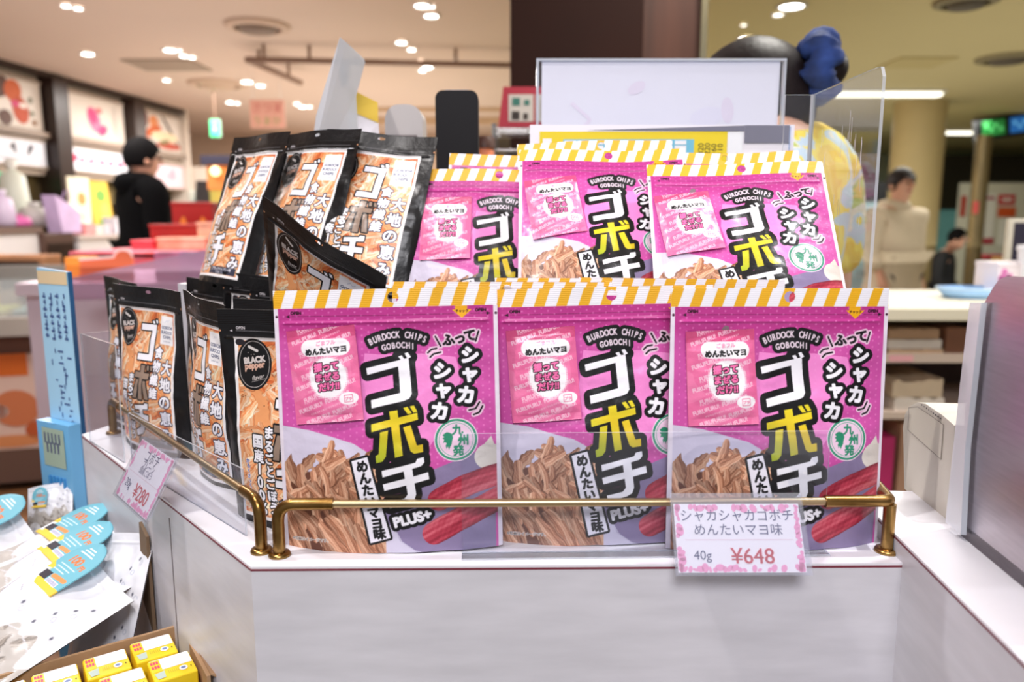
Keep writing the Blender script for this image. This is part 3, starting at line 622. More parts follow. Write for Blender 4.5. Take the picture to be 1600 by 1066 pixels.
# cream pilaster beside the shop front end
c = at(312, 300, 10.2); mb = MB(); mb.box((c.x, 10.4, 1.0), (.34, .3, 2.0), M_CREAM, bev=.02); struct('wall_pilaster', mb)
# dropped beam lines across the left ceiling
for i, (y, d) in enumerate(((168, .05), (183, .10))):
    Yb = on_z(700, y, CEIL).y; mb = MB(); mb.box((-.85, Yb, CEIL-d/2), (2.1, .05, d), mat('ceiling_step', (196, 168, 136), .8)); struct('trim_%d' % (6+i), mb)
# dark lacquered column with a wood-lined side and a steel edge
mb = MB(); Yc = 2.5
xa, xb, xc, xd = at(797, 100, Yc).x, at(1004, 100, Yc).x, at(1096, 60, Yc).x, at(1106, 60, Yc).x
mb.box(((xa+xb)/2, Yc+.25, 1.35), (xb-xa, .5, 2.7), mat('column_lacquer', (46, 20, 12), .6, spec=.15, noise=.15, nscale=2), bev=.004)
mb.box(((xb+xc)/2, Yc+.27, 1.35), (xc-xb, .46, 2.7), mat('column_veneer', (100, 62, 48), .45, spec=.3, noise=.25, nscale=2, stretch=(9, 9, .5)))
mb.box(((xc+xd)/2, Yc+.25, 1.35), (xd-xc, .48, 2.7), mat('steel_edge', (190, 180, 150), .25, metal=1))
struct('pillar', mb)
# round pillar in the hall
c = at(1428, 300, 9.5); mb = MB(); mb.lathe([(.29, 0), (.29, 2.7)], mat('hall_pillar', (192, 172, 124), .6, noise=.06, nscale=1.5), (c.x, c.y, 0), 32); struct('pillar_hall', mb)
# dark soffit and glazed shop front at the end of the hall
a, b = at(1440, 260, 15.5), at(1640, 260, 15.5)
mb = MB(); mb.box(((a.x+b.x)/2, 15.6, 2.05), (b.x-a.x, .3, 1.06), mat('dark_soffit', (52, 48, 36), .6)); struct('wall_soffit', mb)
a, b = at(1345, 320, 15.8), at(1512, 320, 15.8)
mb = MB(); mb.box(((a.x+b.x)/2, 15.9, 1.05), (b.x-a.x, .06, 1.7), mat('shop_glass', (112, 158, 150), .2, emit=.22, emcol=(110, 170, 160), noise=.25, nscale=1.6)); mb.box(((a.x+b.x)/2, 15.85, .16), (b.x-a.x, .1, .12), mat('steel_sill', (90, 88, 76), .4, metal=.6)); struct('window_1', mb)

# ---- lamps and fittings on the ceiling
M_LAMP = mat('lamp_face', (255, 252, 246), .4, emit=14.0); M_LAMPW = mat('lamp_face_soft', (255, 250, 240), .4, emit=5.0)
M_FIT = mat('lamp_fitting', (214, 212, 210), .4)
def downlight(px, py, r, label, m=M_LAMP, g='recessed ceiling spotlights'):
    p = on_z(px, py, CEIL)
    t = thing('ceiling_spotlight', label, 'ceiling light', (p.x, p.y, CEIL), group=g)
    R_ = r*1.15
    a = MB(); a.lathe([(R_*1.0, -.001), (R_*1.25, -.004), (R_*1.3, -.012), (R_*.98, -.014)], M_FIT, n=20); a.build('trim_ring', t)
    a = MB(); a.lathe([(.0001, -.010), (R_*.7, -.010), (R_, -.006), (R_, -.001)], m, n=20); a.build('lamp_lens', t)
def PXR(n_px, px, py): return n_px/2*on_z(px, py, CEIL).y/F
lights = [(103, 7, 12, 'brighter of two lamps near top left corner of the ceiling'), (122, 11, 11, 'dimmer lamp beside the pair near top left corner'), (137, 83, 16, 'lone bright oval lamp above the pink flower poster'),
          (266, 77, 17, 'largest lamp of the four in a short row over the dark-clad man'), (279, 77, 8, 'small faint lamp right after the largest of the row of four'), (287, 86, 11, 'third lamp in the row of four over the dark-clad man'), (300, 88, 9, 'last lamp in the row of four over the dark-clad man'),
          (260, 124, 10, 'small lamp close to the end of the poster wall'), (386, 127, 16, 'bright lamp left of the track rail end'), (407, 133, 12, 'weaker lamp right beside the bright one near the track rail end'),
          (360, 159, 12, 'lamp low above the green exit sign'), (370, 160, 9, 'faint lamp touching the one above the exit sign'), (464, 161, 9, 'left small lamp of three in front of the red and green poster'), (473, 166, 11, 'middle small lamp of three near the red and green poster'), (483, 166, 8, 'right faint lamp of three near the red and green poster'),
          (660, 7, 20, 'big bright lamp at the top edge left of the column'), (674, 8, 9, 'small lamp beside the big one at the top edge'), (674, 23, 18, 'second big lamp just below the top edge left of the column'),
          (627, 65, 14, 'upper lamp of the diagonal pair left of the column'), (643, 76, 11, 'lower lamp of the diagonal pair left of the column'), (645, 97, 13, 'left lamp of the cluster on the track rail'), (657, 94, 8, 'faint middle lamp of the cluster on the track rail'), (668, 104, 14, 'right lamp of the cluster on the track rail'), (660, 109, 10, 'lowest lamp of the cluster on the track rail')]
for px, py, d, lb in lights: downlight(px, py, PXR(d, px, py), 'round ceiling spotlight, '+lb)
downlight(1237, 8, PXR(30, 1237, 8), 'glaring ceiling spotlight above the woman with the blue scrunchie', M_LAMP)
downlight(1216, 21, PXR(14, 1216, 21), 'oval ceiling spotlight just left below the glaring one', M_LAMPW)
downlight(1167, 58, PXR(20, 1167, 58), 'ceiling spotlight right above the dark hair of the woman', M_LAMP)
downlight(1162, 37, PXR(8, 1162, 37), 'tiny ceiling spotlight by the steel column edge', M_LAMPW)
def tube(px0, px1, py, label):
    a, b = on_z(px0, py, CEIL-.02), on_z(px1, py, CEIL-.02); y = (a.y+b.y)/2
    t = thing('fluorescent_light', label, 'fluorescent light', ((a.x+b.x)/2, y, CEIL), group='fluorescent strip lights in the hall')
    m = MB(); m.box((0, 0, -.012), (b.x-a.x+.06, .16, .024), M_FIT, bev=.006); m.build('housing', t)
    m = MB(); m.box((0, 0, -.04), (b.x-a.x, .12, .04), mat('tube_face', (255, 252, 236), .4, emit=2.2), bev=.018); m.build('diffuser', t)
tube(1252, 1470, 145, 'long white strip light on the hall ceiling behind the clear divider'); tube(1456, 1522, 206, 'short white strip light touching the hanging green and blue sign'); tube(1590, 1660, 207, 'strip light at the right edge under the hanging sign')
M_VENT = mat('vent_dark', (120, 100, 84), .6); M_VRING = mat('vent_ring', (190, 164, 142), .6)
def vent(px, py, r, label, ring=M_VRING, dark=M_VENT):
    p = on_z(px, py, CEIL); t = thing('ceiling_vent', label, 'ceiling vent', (p.x, p.y, CEIL), group='round ceiling vents')
    m = MB(); m.lathe([(r, -.001), (r*.97, -.02), (r*.72, -.034), (r*.70, -.02)], ring, n=28); m.build('outer_ring', t)
    m = MB(); m.lathe([(r*.62, -.008), (r*.50, -.05), (r*.0001+.001, -.052)], dark, n=28); m.build('diffuser_cone', t)
vent(402, 39, .235, 'round ceiling vent with dark centre at the top left of the column'); vent(340, 130, .30, 'faint round ceiling vent between the spot rows and the poster wall', M_VRING, M_VRING)
vent(1575, 90, .26, 'dark round ceiling vent at the right side of the hall', mat('vent_hall', (120, 108, 76), .6), mat('vent_hall_dark', (70, 58, 42), .6)); vent(1510, 0, .2, 'round hall ceiling vent cut by the top edge', mat('vent_hall', (0, 0, 0)), mat('vent_hall_dark', (0, 0, 0)))
def hatch(px, py, w, d, label, m):
    p = on_z(px, py, CEIL); t = MB(); t.box((0, 0, -.006), (w, d, .012), m); o = t.build('ceiling_hatch'); o.location = (p.x, p.y, CEIL); tag(o, label, 'ceiling panel')
hatch(262, 101, .62, .5, 'grey square access panel on the ceiling left of the spots', mat('hatch_grey', (150, 134, 118), .8)); hatch(1432, 97, .5, .45, 'pale square access panel on the hall ceiling', mat('hatch_hall', (176, 160, 112), .8))
# track rails hung under the ceiling
M_RAIL = mat('track_rail', (128, 98, 78), .5)
t = thing('light_track', 'brown lighting track hung below the ceiling on short rods', 'lighting track', (0, 0, 0))
zt = CEIL-.12
a, b, cc = on_z(386, 93, zt), on_z(797, 102, zt), on_z(470, 130, zt); b = a+(b-a)*1.05
m = MB(); m.prism([a+Vector((0, -.02, -.02)), a+Vector((0, .02, -.02)), a+Vector((0, .02, .02)), a+Vector((0, -.02, .02))], M_RAIL, b-a); m.build('cross_rail', t)
m = MB(); m.prism([a+Vector((-.02, 0, -.02)), a+Vector((.02, 0, -.02)), a+Vector((.02, 0, .02)), a+Vector((-.02, 0, .02))], M_RAIL, cc-a); m.build('side_rail', t)
for q in (a+(b-a)*.06, a+(b-a)*.22, a+(b-a)*.75, a+(cc-a)*.2, a+(cc-a)*.75):
    m = MB(); m.tube([(q.x, q.y, zt), (q.x, q.y, CEIL)], .014, M_RAIL, 8); m.build('hanger_rod', t)
# exit sign
c = at(337, 201, 8.5); t = thing('exit_sign', 'small glowing green exit sign hanging from the ceiling beyond the poster wall', 'exit sign', (c.x, 8.5, c.z))
m = MB(); m.box((0, 0, 0), (.105, .05, .185), mat('sign_case', (120, 150, 130), .5), bev=.006); m.build('case', t)
m = MB(); m.tube([(0, 0, .09), (0, 0, CEIL-c.z)], .004, M_RAIL, 8); m.build('hanger_rod', t)
m = MB(); m.box((0, -.028, 0), (.094, .006, .172), mat('exit_green', (60, 215, 140), .4, emit=.9)); M2 = mat('exit_white', (200, 250, 215), .4, emit=.8)
m.quad((0, -.031, -.01), (1, 0, 0), (0, 0, 1), .02, .05, M2, .001); m.blob((.0, -.031, .05), (1, 0, 0), (0, 0, 1), .013, .013, M2, .001); m.build('lit_face', t)
# hung banner
Yp = 7.4; a = at(390, 156, Yp); b = at(446, 200, Yp); w, h = b.x-a.x, a.z-b.z; c = (a+b)/2; t = thing('hanging_banner', 'small pink banner with red and green lettering hanging below the ceiling', 'banner', c)
m = MB(); m.box((0, 0, 0), (w, .012, h), mat('banner_pink', (232, 176, 158), .6)); UX, UZ = (1, 0, 0), (0, 0, 1)
m.text('さつま', (0, -.0065, h*.22), UX, UZ, h*.38, mat('banner_red', (206, 104, 96), .6)); m.text('うまか', (0, -.0065, -h*.25), UX, UZ, h*.36, mat('banner_green', (150, 166, 92), .6)); m.build('printed_cloth', t)
for s_ in (-.4, .4): m = MB(); m.tube([(w*s_, 0, h/2-.005), (w*s_, 0, CEIL-c.z)], .003, M_FIT, 6); m.build('cord', t)
# ================================================================== counter and its fittings
CT = 1.05
M_LAM = mat('counter_laminate', (222, 220, 226), .38, noise=.06, nscale=14, stretch=(1, 1, 5), bump=.02)
M_TOP = mat('counter_top', (236, 234, 240), .3, noise=.02, nscale=20)
M_RED = mat('edge_line', (120, 40, 56), .5)
A_, B_, C_ = on_z(392, 886, CT), on_z(1429, 880, CT), on_z(128, 679, CT)
_s0, _s1 = on_z(1367, 803, CT+.016), on_z(1600, 1034, CT+.016); _u = (_s0-_s1); _u.z = 0; _u.normalize(); K1_ = B_+_u*.165; K2_ = Vector((.352, K1_.y+.004, CT)); D_ = Vector((.352, .96, CT)); E_ = C_+Vector((.10, .36, 0)); 
foot = [A_, B_, K1_, K2_, D_, E_, C_]; fp = [Vector((p.x, p.y, 0)) for p in foot]
cen = sum(fp, Vector())/7
t = thing('display_counter', 'white laminate display counter with a cut-off corner holding the snack pouches', 'counter', (cen.x, cen.y, 0))
L = lambda p, z=0: (p[0]-cen.x, p[1]-cen.y, z)
m = MB(); m.prism([L(p, .08) for p in fp], M_LAM, (0, 0, CT-.0034-.08)); m.build('cabinet_body', t)
m = MB(); m.prism([L(p, CT-.0018) for p in fp], M_TOP, (0, 0, .0018)); m.build('worktop', t)
m = MB(); m.prism([L(cen+(p-cen)*1.0008, CT-.0034) for p in fp], M_RED, (0, 0, .0016)); m.build('edge_strip', t)
m = MB(); m.prism([L(cen+(p-cen)*.94, 0) for p in fp], mat('plinth', (90, 86, 84), .6), (0, 0, .08)); m.build('plinth', t)
dch = (C_-A_).normalized(); sm_ = on_z(262, 785, CT); k = (sm_-A_).dot(dch)
# seam between two cabinet panels
m = MB(); q = Vector((A_.x, A_.y, 0))+dch*k; nrm = Vector((-dch.y, dch.x, 0)); nrm = nrm if nrm.dot(cen-q) < 0 else -nrm
m.prism([L(q+dch*-.0008+nrm*.0004, .1), L(q+dch*.0008+nrm*.0004, .1), L(q+dch*.0008-nrm*.001, .1), L(q-dch*.0008-nrm*.001, .1)], mat('seam', (120, 112, 116), .6), (0, 0, CT-.115)); m.build('panel_seam', t)

# ---- service counter running towards the viewer on the right
ST = 1.066
a0, a1 = on_z(1367, 803, ST), on_z(1600, 1034, ST); u = (a1-a0).normalized(); b0, b1 = on_z(1416, 766, ST), on_z(1600, 919, ST)
far = a0+u*((on_z(1380, 765, ST).y-a0.y)/u.y); near = a1+u*.55; w_ = (b0-a0); wn = Vector((-u.y, u.x, 0)); wn = wn if wn.dot(w_) > 0 else -wn
wid = .075; W2 = .30
sc = [near, far, far+wn*W2, near+wn*W2]; sc = [Vector((p.x, p.y, 0)) for p in sc]; cs = sum(sc, Vector())/4
t = thing('service_counter', 'white service counter with a red edge line on the right, under the steel panel', 'counter', (cs.x, cs.y, 0))
L2 = lambda p, z=0: (p[0]-cs.x, p[1]-cs.y, z)
m = MB(); m.prism([L2(p, .08) for p in sc], M_LAM, (0, 0, ST-.0034-.08)); m.build('cabinet_body', t)
m = MB(); m.prism([L2(p, ST-.0018) for p in sc], M_TOP, (0, 0, .0018)); m.build('worktop', t)
m = MB(); m.prism([L2(cs+(p-cs)*1.0008, ST-.0034) for p in sc], M_RED, (0, 0, .0016)); m.build('edge_strip', t)
m = MB(); m.prism([L2(cs+(p-cs)*.95, 0) for p in sc], mat('plinth', (90, 86, 84)), (0, 0, .08)); m.build('plinth', t)

# ---- brass gallery rails
M_BRASS = mat('aged_brass', (176, 140, 84), .28, metal=1.0, noise=.25, nscale=40, col2=(120, 88, 44))
M_BRASS2 = mat('pale_brass', (196, 172, 132), .34, metal=1.0)
def arc(p, a, b, n=6, r=.014):
    """rounded corner at p between directions a and b (both pointing away from p)"""
    a, b = Vector(a).normalized(), Vector(b).normalized(); p = Vector(p); o = []
    for i in range(n+1):
        s = i/n; o.append((p+a*r)*(1-s)**2+p*2*s*(1-s)+(p+b*r)*s**2)
    return o
def post(t, x, y, z0, z1, top_dir, rr=.0044, sleeve=.045):
    up = Vector((0, 0, 1)); p = Vector((x, y, z1)); d = Vector(top_dir).normalized()
    m = MB(); m.tube([(x, y, z0)]+arc(p, -up, d)+[p+d*sleeve], rr, M_BRASS, 14); o = m.build('post', t)
    m = MB(); m.lathe([(.0001, .0032), (rr+.0006, .0032), (rr+.003, .0028), (rr+.0038, .0012), (rr+.0038, 0), (.0001, 0)], M_BRASS, (x, y, z0), 18); m.build('base_flange', o)
pz = CT+.040
pl, pr = on_z(437, 868, CT), on_z(1385, 862, CT)
t = thing('gallery_rail', 'thin brass gallery rail along the front of the counter before the pink pouches', 'rail', (pl.x, pl.y, CT))
o = Vector((pl.x, pl.y, CT)); pr2 = pr-o; d = pr2.normalized()
post(t, 0, 0, 0, .0405, d, .0046, .042)
m = MB(); m.tube([Vector((0, 0, .0405))+d*.036, Vector((pr2.x, pr2.y, .0405))-d*.036], .0031, M_BRASS2, 12); m.build('cross_bar', t)
# right corner: bar turns back towards the pouches, post stands under the corner
q = Vector((pr2.x, pr2.y, .0405)); bk = (on_z(1371, 763, CT+.0405)-on_z(1390, 785, CT+.0405)); bk.z = 0; bk.normalize()
m = MB(); m.tube([q-d*.05, q-d*.02]+arc(q, -d, bk, 6, .006)+[q+bk*.035], .0046, M_BRASS, 14); o2 = m.build('corner_bar', t)
m = MB(); m.tube([(q.x, q.y, 0), (q.x, q.y, .038)], .0046, M_BRASS, 14); o2 = m.build('post', t)
m = MB(); m.lathe([(.0001, .0032), (.0052, .0032), (.0082, .0028), (.009, .0012), (.009, 0), (.0001, 0)], M_BRASS, (q.x, q.y, 0), 18); m.build('base_flange', o2)
p2 = on_z(409, 862, CT); far2 = on_z(150, 640, CT+.0405)
t = thing('gallery_rail', 'thin brass gallery rail along the cut-off left side of the counter', 'rail', (p2.x, p2.y, CT))
far2 = Vector((C_.x+.035, C_.y+.005, 0)); d = Vector((far2.x-p2.x, far2.y-p2.y, 0)); ln = d.length; d.normalize()
post(t, 0, 0, 0, .0405, d, .0046, .03)
m = MB(); m.tube([Vector((0, 0, .0405))+d*.026, Vector((0, 0, .0405))+d*(ln-.03)], .0031, M_BRASS2, 12); m.build('cross_bar', t)
post(t, d.x*ln, d.y*ln, 0, .0405, -d, .0046, .04)

# ---- clear acrylic guards
M_ACR = clear_mat('acrylic', (251, 252, 254), .016, .8); M_EDGE = clear_mat('acrylic_edge', (225, 232, 240), .45, 1.0, .08)
def acrylic(t, name, pts, vec):
    """plate with hazy polished edges; pts polygon, vec thickness"""
    m = MB(); m.prism(pts, M_ACR, vec, side=M_EDGE); return m.build(name, t)
g0, g1 = on_z(722, 869, CT), on_z(1290, 862, CT); dd = (g1-g0).normalized(); nb = Vector((-dd.y, dd.x, 0))
t = thing('acrylic_guard', 'low clear acrylic guard standing across the front of the middle pink pouches', 'acrylic guard', g0)
wg = (g1-g0).length; yb = .004
acrylic(t, 'upright_panel', [dd*0+nb*yb, dd*wg+nb*yb, dd*wg+nb*yb+Vector((0, 0, .094)), dd*0+nb*yb+Vector((0, 0, .094))], nb*.0015)
acrylic(t, 'foot_panel', [dd*0+nb*-.008, dd*wg+nb*-.008, dd*wg+nb*yb, dd*0+nb*yb], Vector((0, 0, .0015)))
for lab, (pa, pb), h in (('clear acrylic guard on the left counter edge before the far black pouches', ((140, 690), (194, 724)), .125), ('clear acrylic guard on the left counter edge nearest the brass post', ((206, 728), (384, 838)), .056)):
    ga, gb = on_z(*pa, CT), on_z(*pb, CT); q = (gb-ga); l = q.length; q.normalize(); nb2 = Vector((-q.y, q.x, 0)); t = thing('acrylic_guard', lab, 'acrylic guard', ga)
    acrylic(t, 'upright_panel', [q*0, q*l, q*l+Vector((0, 0, h)), Vector((0, 0, h))], nb2*.0015)
    acrylic(t, 'side_panel', [Vector((0, 0, 0)), nb2*.04, nb2*.04+Vector((0, 0, h)), Vector((0, 0, h))], q*.0015)

# ---- price cards in clear sleeves hung on the rails
M_SLEEVE = clear_mat('sleeve_film', (251, 251, 254), .07, 1.4, .12); M_CARD = mat('card_white', (248, 246, 252), .6)
M_PINKP = mat('petal_pink', (246, 160, 204), .6); M_INK = mat('ink_navy', (78, 80, 122), .6); M_INKR = mat('ink_red', (240, 84, 108), .6); M_DOT = mat('dot_rose', (226, 170, 190), .6)
def price_card(corners, label, cat_rail, lines, grams, price, th=.0012, seed=1):
    """corners: tl, tr, br, bl (3d) of the card; sleeve pokes out above"""
    tl, tr, br, bl = [Vector(c) for c in corners]; o = (tl+tr+br+bl)/4; ux = ((tr+br)-(tl+bl)).normalized(); uy = ((tl+tr)-(bl+br)); uy = (uy-ux*uy.dot(ux)).normalized(); n = ux.cross(uy)
    w = ((tr-tl).length+(br-bl).length)/2; h = ((tl-bl).length+(tr-br).length)/2
    t = thing('price_card', label, 'price card', o); z = Vector((0, 0, 0))
    m = MB(); m.prism([z-ux*w/2-uy*h/2, z+ux*w/2-uy*h/2, z+ux*w/2+uy*h/2, z-ux*w/2+uy*h/2], M_CARD, -n*.0006)
    r = random.Random(seed)
    for side in range(4):
        k = 26 if side % 2 == 0 else 16
        for i in range(k):
            if r.random() < .22: continue
            a = (i+.5)/k-.5; e = .5-r.uniform(.0, .035)
            x, y = ((a*w, e*h) if side == 0 else (e*w, a*h) if side == 1 else (a*w, -e*h) if side == 2 else (-e*w, a*h))
            rx = r.uniform(.0016, .0034)*w/.085; x = max(-w/2+rx, min(w/2-rx, x)); y = max(-h/2+rx, min(h/2-rx, y))
            m.blob(ux*x+uy*y, ux, uy, rx, rx*r.uniform(.5, .9), M_PINKP, .00015, r.uniform(0, 3), 9)
    s_ = w/.093
    for st, x, y, em, sx in lines: m.text(st, ux*x*w+uy*y*h, ux, uy, em*s_, M_INK, .0003, sx=sx)
    for i in range(60): m.quad(ux*(-.42*w+i*.84*w/59)+uy*(-.03*h), ux, uy, .0008*s_, .0004*s_, M_DOT, .0002)
    st, x, y, em = grams; m.text(st, ux*x*w+uy*y*h, ux, uy, em*s_, M_INK, .0003)
    st, x, y, em = price
    for q in (-.0002, 0, .0002): m.text(st, ux*(x*w+q*s_)+uy*y*h, ux, uy, em*s_, M_INKR, .0003)
    m.build('printed_card', t)
    m = MB(); tp = h*.5+h*.16
    m.prism([-ux*(w/2+.002)-uy*(h/2+.002)+n*.0010, ux*(w/2+.004)-uy*(h/2+.002)+n*.0010, ux*(w/2+.003)+uy*tp+n*.0010, -ux*(w/2+.002)+uy*tp+n*.0010], M_SLEEVE, n*.0002)
    m.prism([-ux*(w/2+.002)-uy*(h/2+.002)-n*.0016, ux*(w/2+.004)-uy*(h/2+.002)-n*.0016, ux*(w/2+.003)+uy*tp-n*.0016, -ux*(w/2+.002)+uy*tp-n*.0016], M_SLEEVE, n*.0002)
    s2 = m.build('clear_sleeve', t); s2['label'] = 'clear plastic sleeve open at the top'
    return t
yc0, yc1 = .5385, .5145
price_card([at(1052, 788, yc0), at(1243, 787, yc0), at(1265, 895, yc1), at(1060, 895, yc1)], 'white price card with pink petal border reading 648 yen on the front rail', 'rail',
           [('シャカシャカゴボチ', 0, .33, .0094, 1.0), ('めんたいマヨ味', .0, .12, .0094, 1.0)], ('40g', -.30, -.27, .0092), ('¥648', .09, -.26, .0155), seed=3)
q1, q2 = on_z(226, 687, CT+.03), on_z(273, 720, CT+.03)
def chp(px, py, out):   # on a vertical plane just outside the cut-off side
    p0 = C_+Vector((0, 0, 0))+nrm*out; return on_plane(px, py, p0, nrm)
price_card([chp(225, 689, .004), chp(275, 722, .004), chp(226, 811, .030), chp(178, 767, .030)], 'tilted white price card with pink border reading 280 yen on the left rail', 'rail',
           [('ゴボチ', 0, .33, .0130, 1.0), ('プレーン', 0, .18, .0085, 1.0), ('国産ごぼう', .0, .07, .0070, 1.0)], ('20g', -.30, -.24, .0110), ('¥280', .12, -.25, .0190), seed=5)
# ================================================================== pouches on the counter
# stepped stand carrying the second tier
t = thing('display_riser', 'white stepped display stand hidden behind the front pouches', 'display stand', (0, 0, CT))
M_RISER = mat('riser_board', (225, 222, 228), .5, noise=.03, nscale=10)
m = MB(); m.box((.2185, .7525, .0700), (.183, .222, .140), M_RISER, bev=.002); m.build('right_step', t)
m = MB(); m.box((.0710, .7800, .0755), (.108, .17, .151), M_RISER, bev=.002); m.build('centre_step', t)
m = MB(); m.box((-.058, .820, .0585), (.140, .15, .117), M_RISER, bev=.002); m.build('middle_step', t)
m = MB(); m.prism([(-.405, .93, 0), (-.200, .80, 0), (-.13, .80, 0), (-.13, .98, 0), (-.36, 1.03, 0)], M_RISER, (0, 0, .175)); m.build('left_step', t)
gp, gm, gb_, gt = 'pink pouches in the front row', 'pink pouches on the upper step', 'black pouches along the cut-off side', 'black pouches on the upper step'
R_ = math.radians
add_pink(0, (-.092, .566, CT), -.027, -.050, -.023, 'pink burdock chip pouch, leftmost of the front row, beside the black pepper pouch', gp)
add_pink(1, (.074, .579, CT), .02, -.058, -.020, 'pink burdock chip pouch in the middle of the front row, behind the acrylic guard', gp, (-.047, .134, 3))
add_pink(2, (.203, .568, CT), .08, -.058, .007, 'pink burdock chip pouch, rightmost of the front row, behind the 648 yen card', gp, (-.046, .133, 2))
# stock behind the front row: only striped headers show
gs = 'pink pouches stocked behind the front row'
add_pink(1, (-.012, .603, CT+.002), .0, -.075, .004, 'striped-top pouch just peeking out above the gap between the first two front pouches', gs, None)
add_pink(2, (.070, .615, CT+.004), .01, -.06, .006, 'striped-top pouch peeking out right behind the middle front pouch', gs, None)
add_pink(0, (.138, .626, CT+.003), -.03, -.045, .01, 'striped-top pouch furthest back behind the middle and right front pouches', gs, None)
# upper step
zs = CT+.1465
add_pink(0, (-.026, .768, zs-.0290), -.01, -.37, .025, 'pink pouch, leftmost of the upper step, next to the leaning black pouches', gm, (-.047, .131, 1))
add_pink(1, (.090, .712, zs+.0055), -.042, -.55, -.008, 'pink pouch in the middle of the upper step, standing proud of its neighbours', gm, (-.049, .128, 8))
add_pink(2, (.213, .660, zs-.0055), -.076, -.605, -.018, 'pink pouch, rightmost of the upper step, by the clear divider', gm, (-.050, .128, 7))
gs2 = 'pink pouches stocked behind the upper step'
add_pink(2, (.006, .838, zs-.014), -.03, -.30, .03, 'striped-top pouch behind the leftmost upper pouch, below the black terminal', gs2, None)
add_pink(0, (.098, .785, zs+.007), .02, -.42, -.03, 'striped-top pouch behind the middle upper pouch, its shaded header by the yellow chart', gs2, None)
add_pink(1, (.222, .760, zs+.001), -.06, -.50, -.02, 'striped-top pouch behind the rightmost upper pouch with a pale hang hole', gs2, None)
# black pouches
add_black(0, (-.174, .612, CT), -.31, .05, -.01, 'black pepper pouch facing front with its oval badge, beside the leftmost pink pouch', gb_)
add_black(1, (-.285, .735, CT), -.90, .09, .04, 'narrow-looking black chip pouch turned left, second from the pepper badge pouch', gb_)
add_black(2, (-.392, .825, CT), -.61, .02, .024, 'black chip pouch with full orange front behind the acrylic guard on the left', gb_)
add_black(0, (-.475, .935, CT), -.85, .02, .02, 'black chip pouch furthest left on the counter, mostly hidden', gb_)
gk = 'black pouches stocked behind the side row'
add_black(1, (-.183, .650, CT+.003), -.33, .02, .0, 'plain-topped black pouch right behind the pepper badge pouch', gk)
add_black(2, (-.228, .780, CT+.008), -.50, -.02, .05, 'black pouch top slanting down behind the pepper badge pouch', gk)
add_black(0, (-.272, .818, CT+.012), -.56, -.02, .04, 'greyish black pouch top lying highest behind the side row', gk)
add_black(1, (-.345, .880, CT+.002), -.62, -.02, .03, 'black pouch top behind the full orange-fronted one', gk)
zk = CT+.1765
add_black(0, (-.330, .880, zk), -.78, -.30, .015, 'black chip pouch, leftmost of the three leaning on the upper step', gt)
add_black(1, (-.247, .838, zk), -.63, -.30, .019, 'black chip pouch in the middle of the three on the upper step', gt)
add_black(2, (-.172, .806, zk), -.20, -.36, .10, 'black chip pouch, rightmost of the three on the upper step, beside the pink ones', gt)
o = add_black(1, (-.189, .752, CT+.112), -.664, .55, .615, 'tilted black chip pouch slumped askew in front of the upper step', 'loose black pouch')
# ================================================================== people builder
def skin_mesh(name, nodes, edges, m, parent=None, sub=2, root=None):
    """nodes: name -> (xyz, radius or (rx, ry)); grows one continuous surface"""
    import bmesh
    keys = list(nodes); me = bpy.data.meshes.new(name); me.from_pydata([nodes[k][0] for k in keys], [(keys.index(a), keys.index(b)) for a, b in edges], [])
    o = bpy.data.objects.new(name, me); COL.objects.link(o); md = o.modifiers.new('skin', 'SKIN'); md.use_smooth_shade = True
    sv = me.skin_vertices[0].data
    for i, k in enumerate(keys):
        r = nodes[k][1]; sv[i].radius = r if isinstance(r, tuple) else (r, r); sv[i].use_root = (k == (root or keys[0]))
    sb = o.modifiers.new('sub', 'SUBSURF'); sb.levels = sub; sb.render_levels = sub
    dg = bpy.context.evaluated_depsgraph_get(); new = bpy.data.meshes.new_from_object(o.evaluated_get(dg)); bpy.data.objects.remove(o); new.name = name
    new.materials.clear(); new.materials.append(m); new.polygons.foreach_set('use_smooth', [True]*len(new.polygons)); new.polygons.foreach_set('material_index', [0]*len(new.polygons))
    return link(name, new, parent)
M_SKIN = mat('skin', (222, 168, 140), .5); M_HAIR = mat('hair_dark', (34, 24, 26), .5, noise=.2, nscale=26, stretch=(5, 5, 1), bump=.1, spec=.25); M_SKIN2 = mat('skin_far', (196, 146, 122), .55)
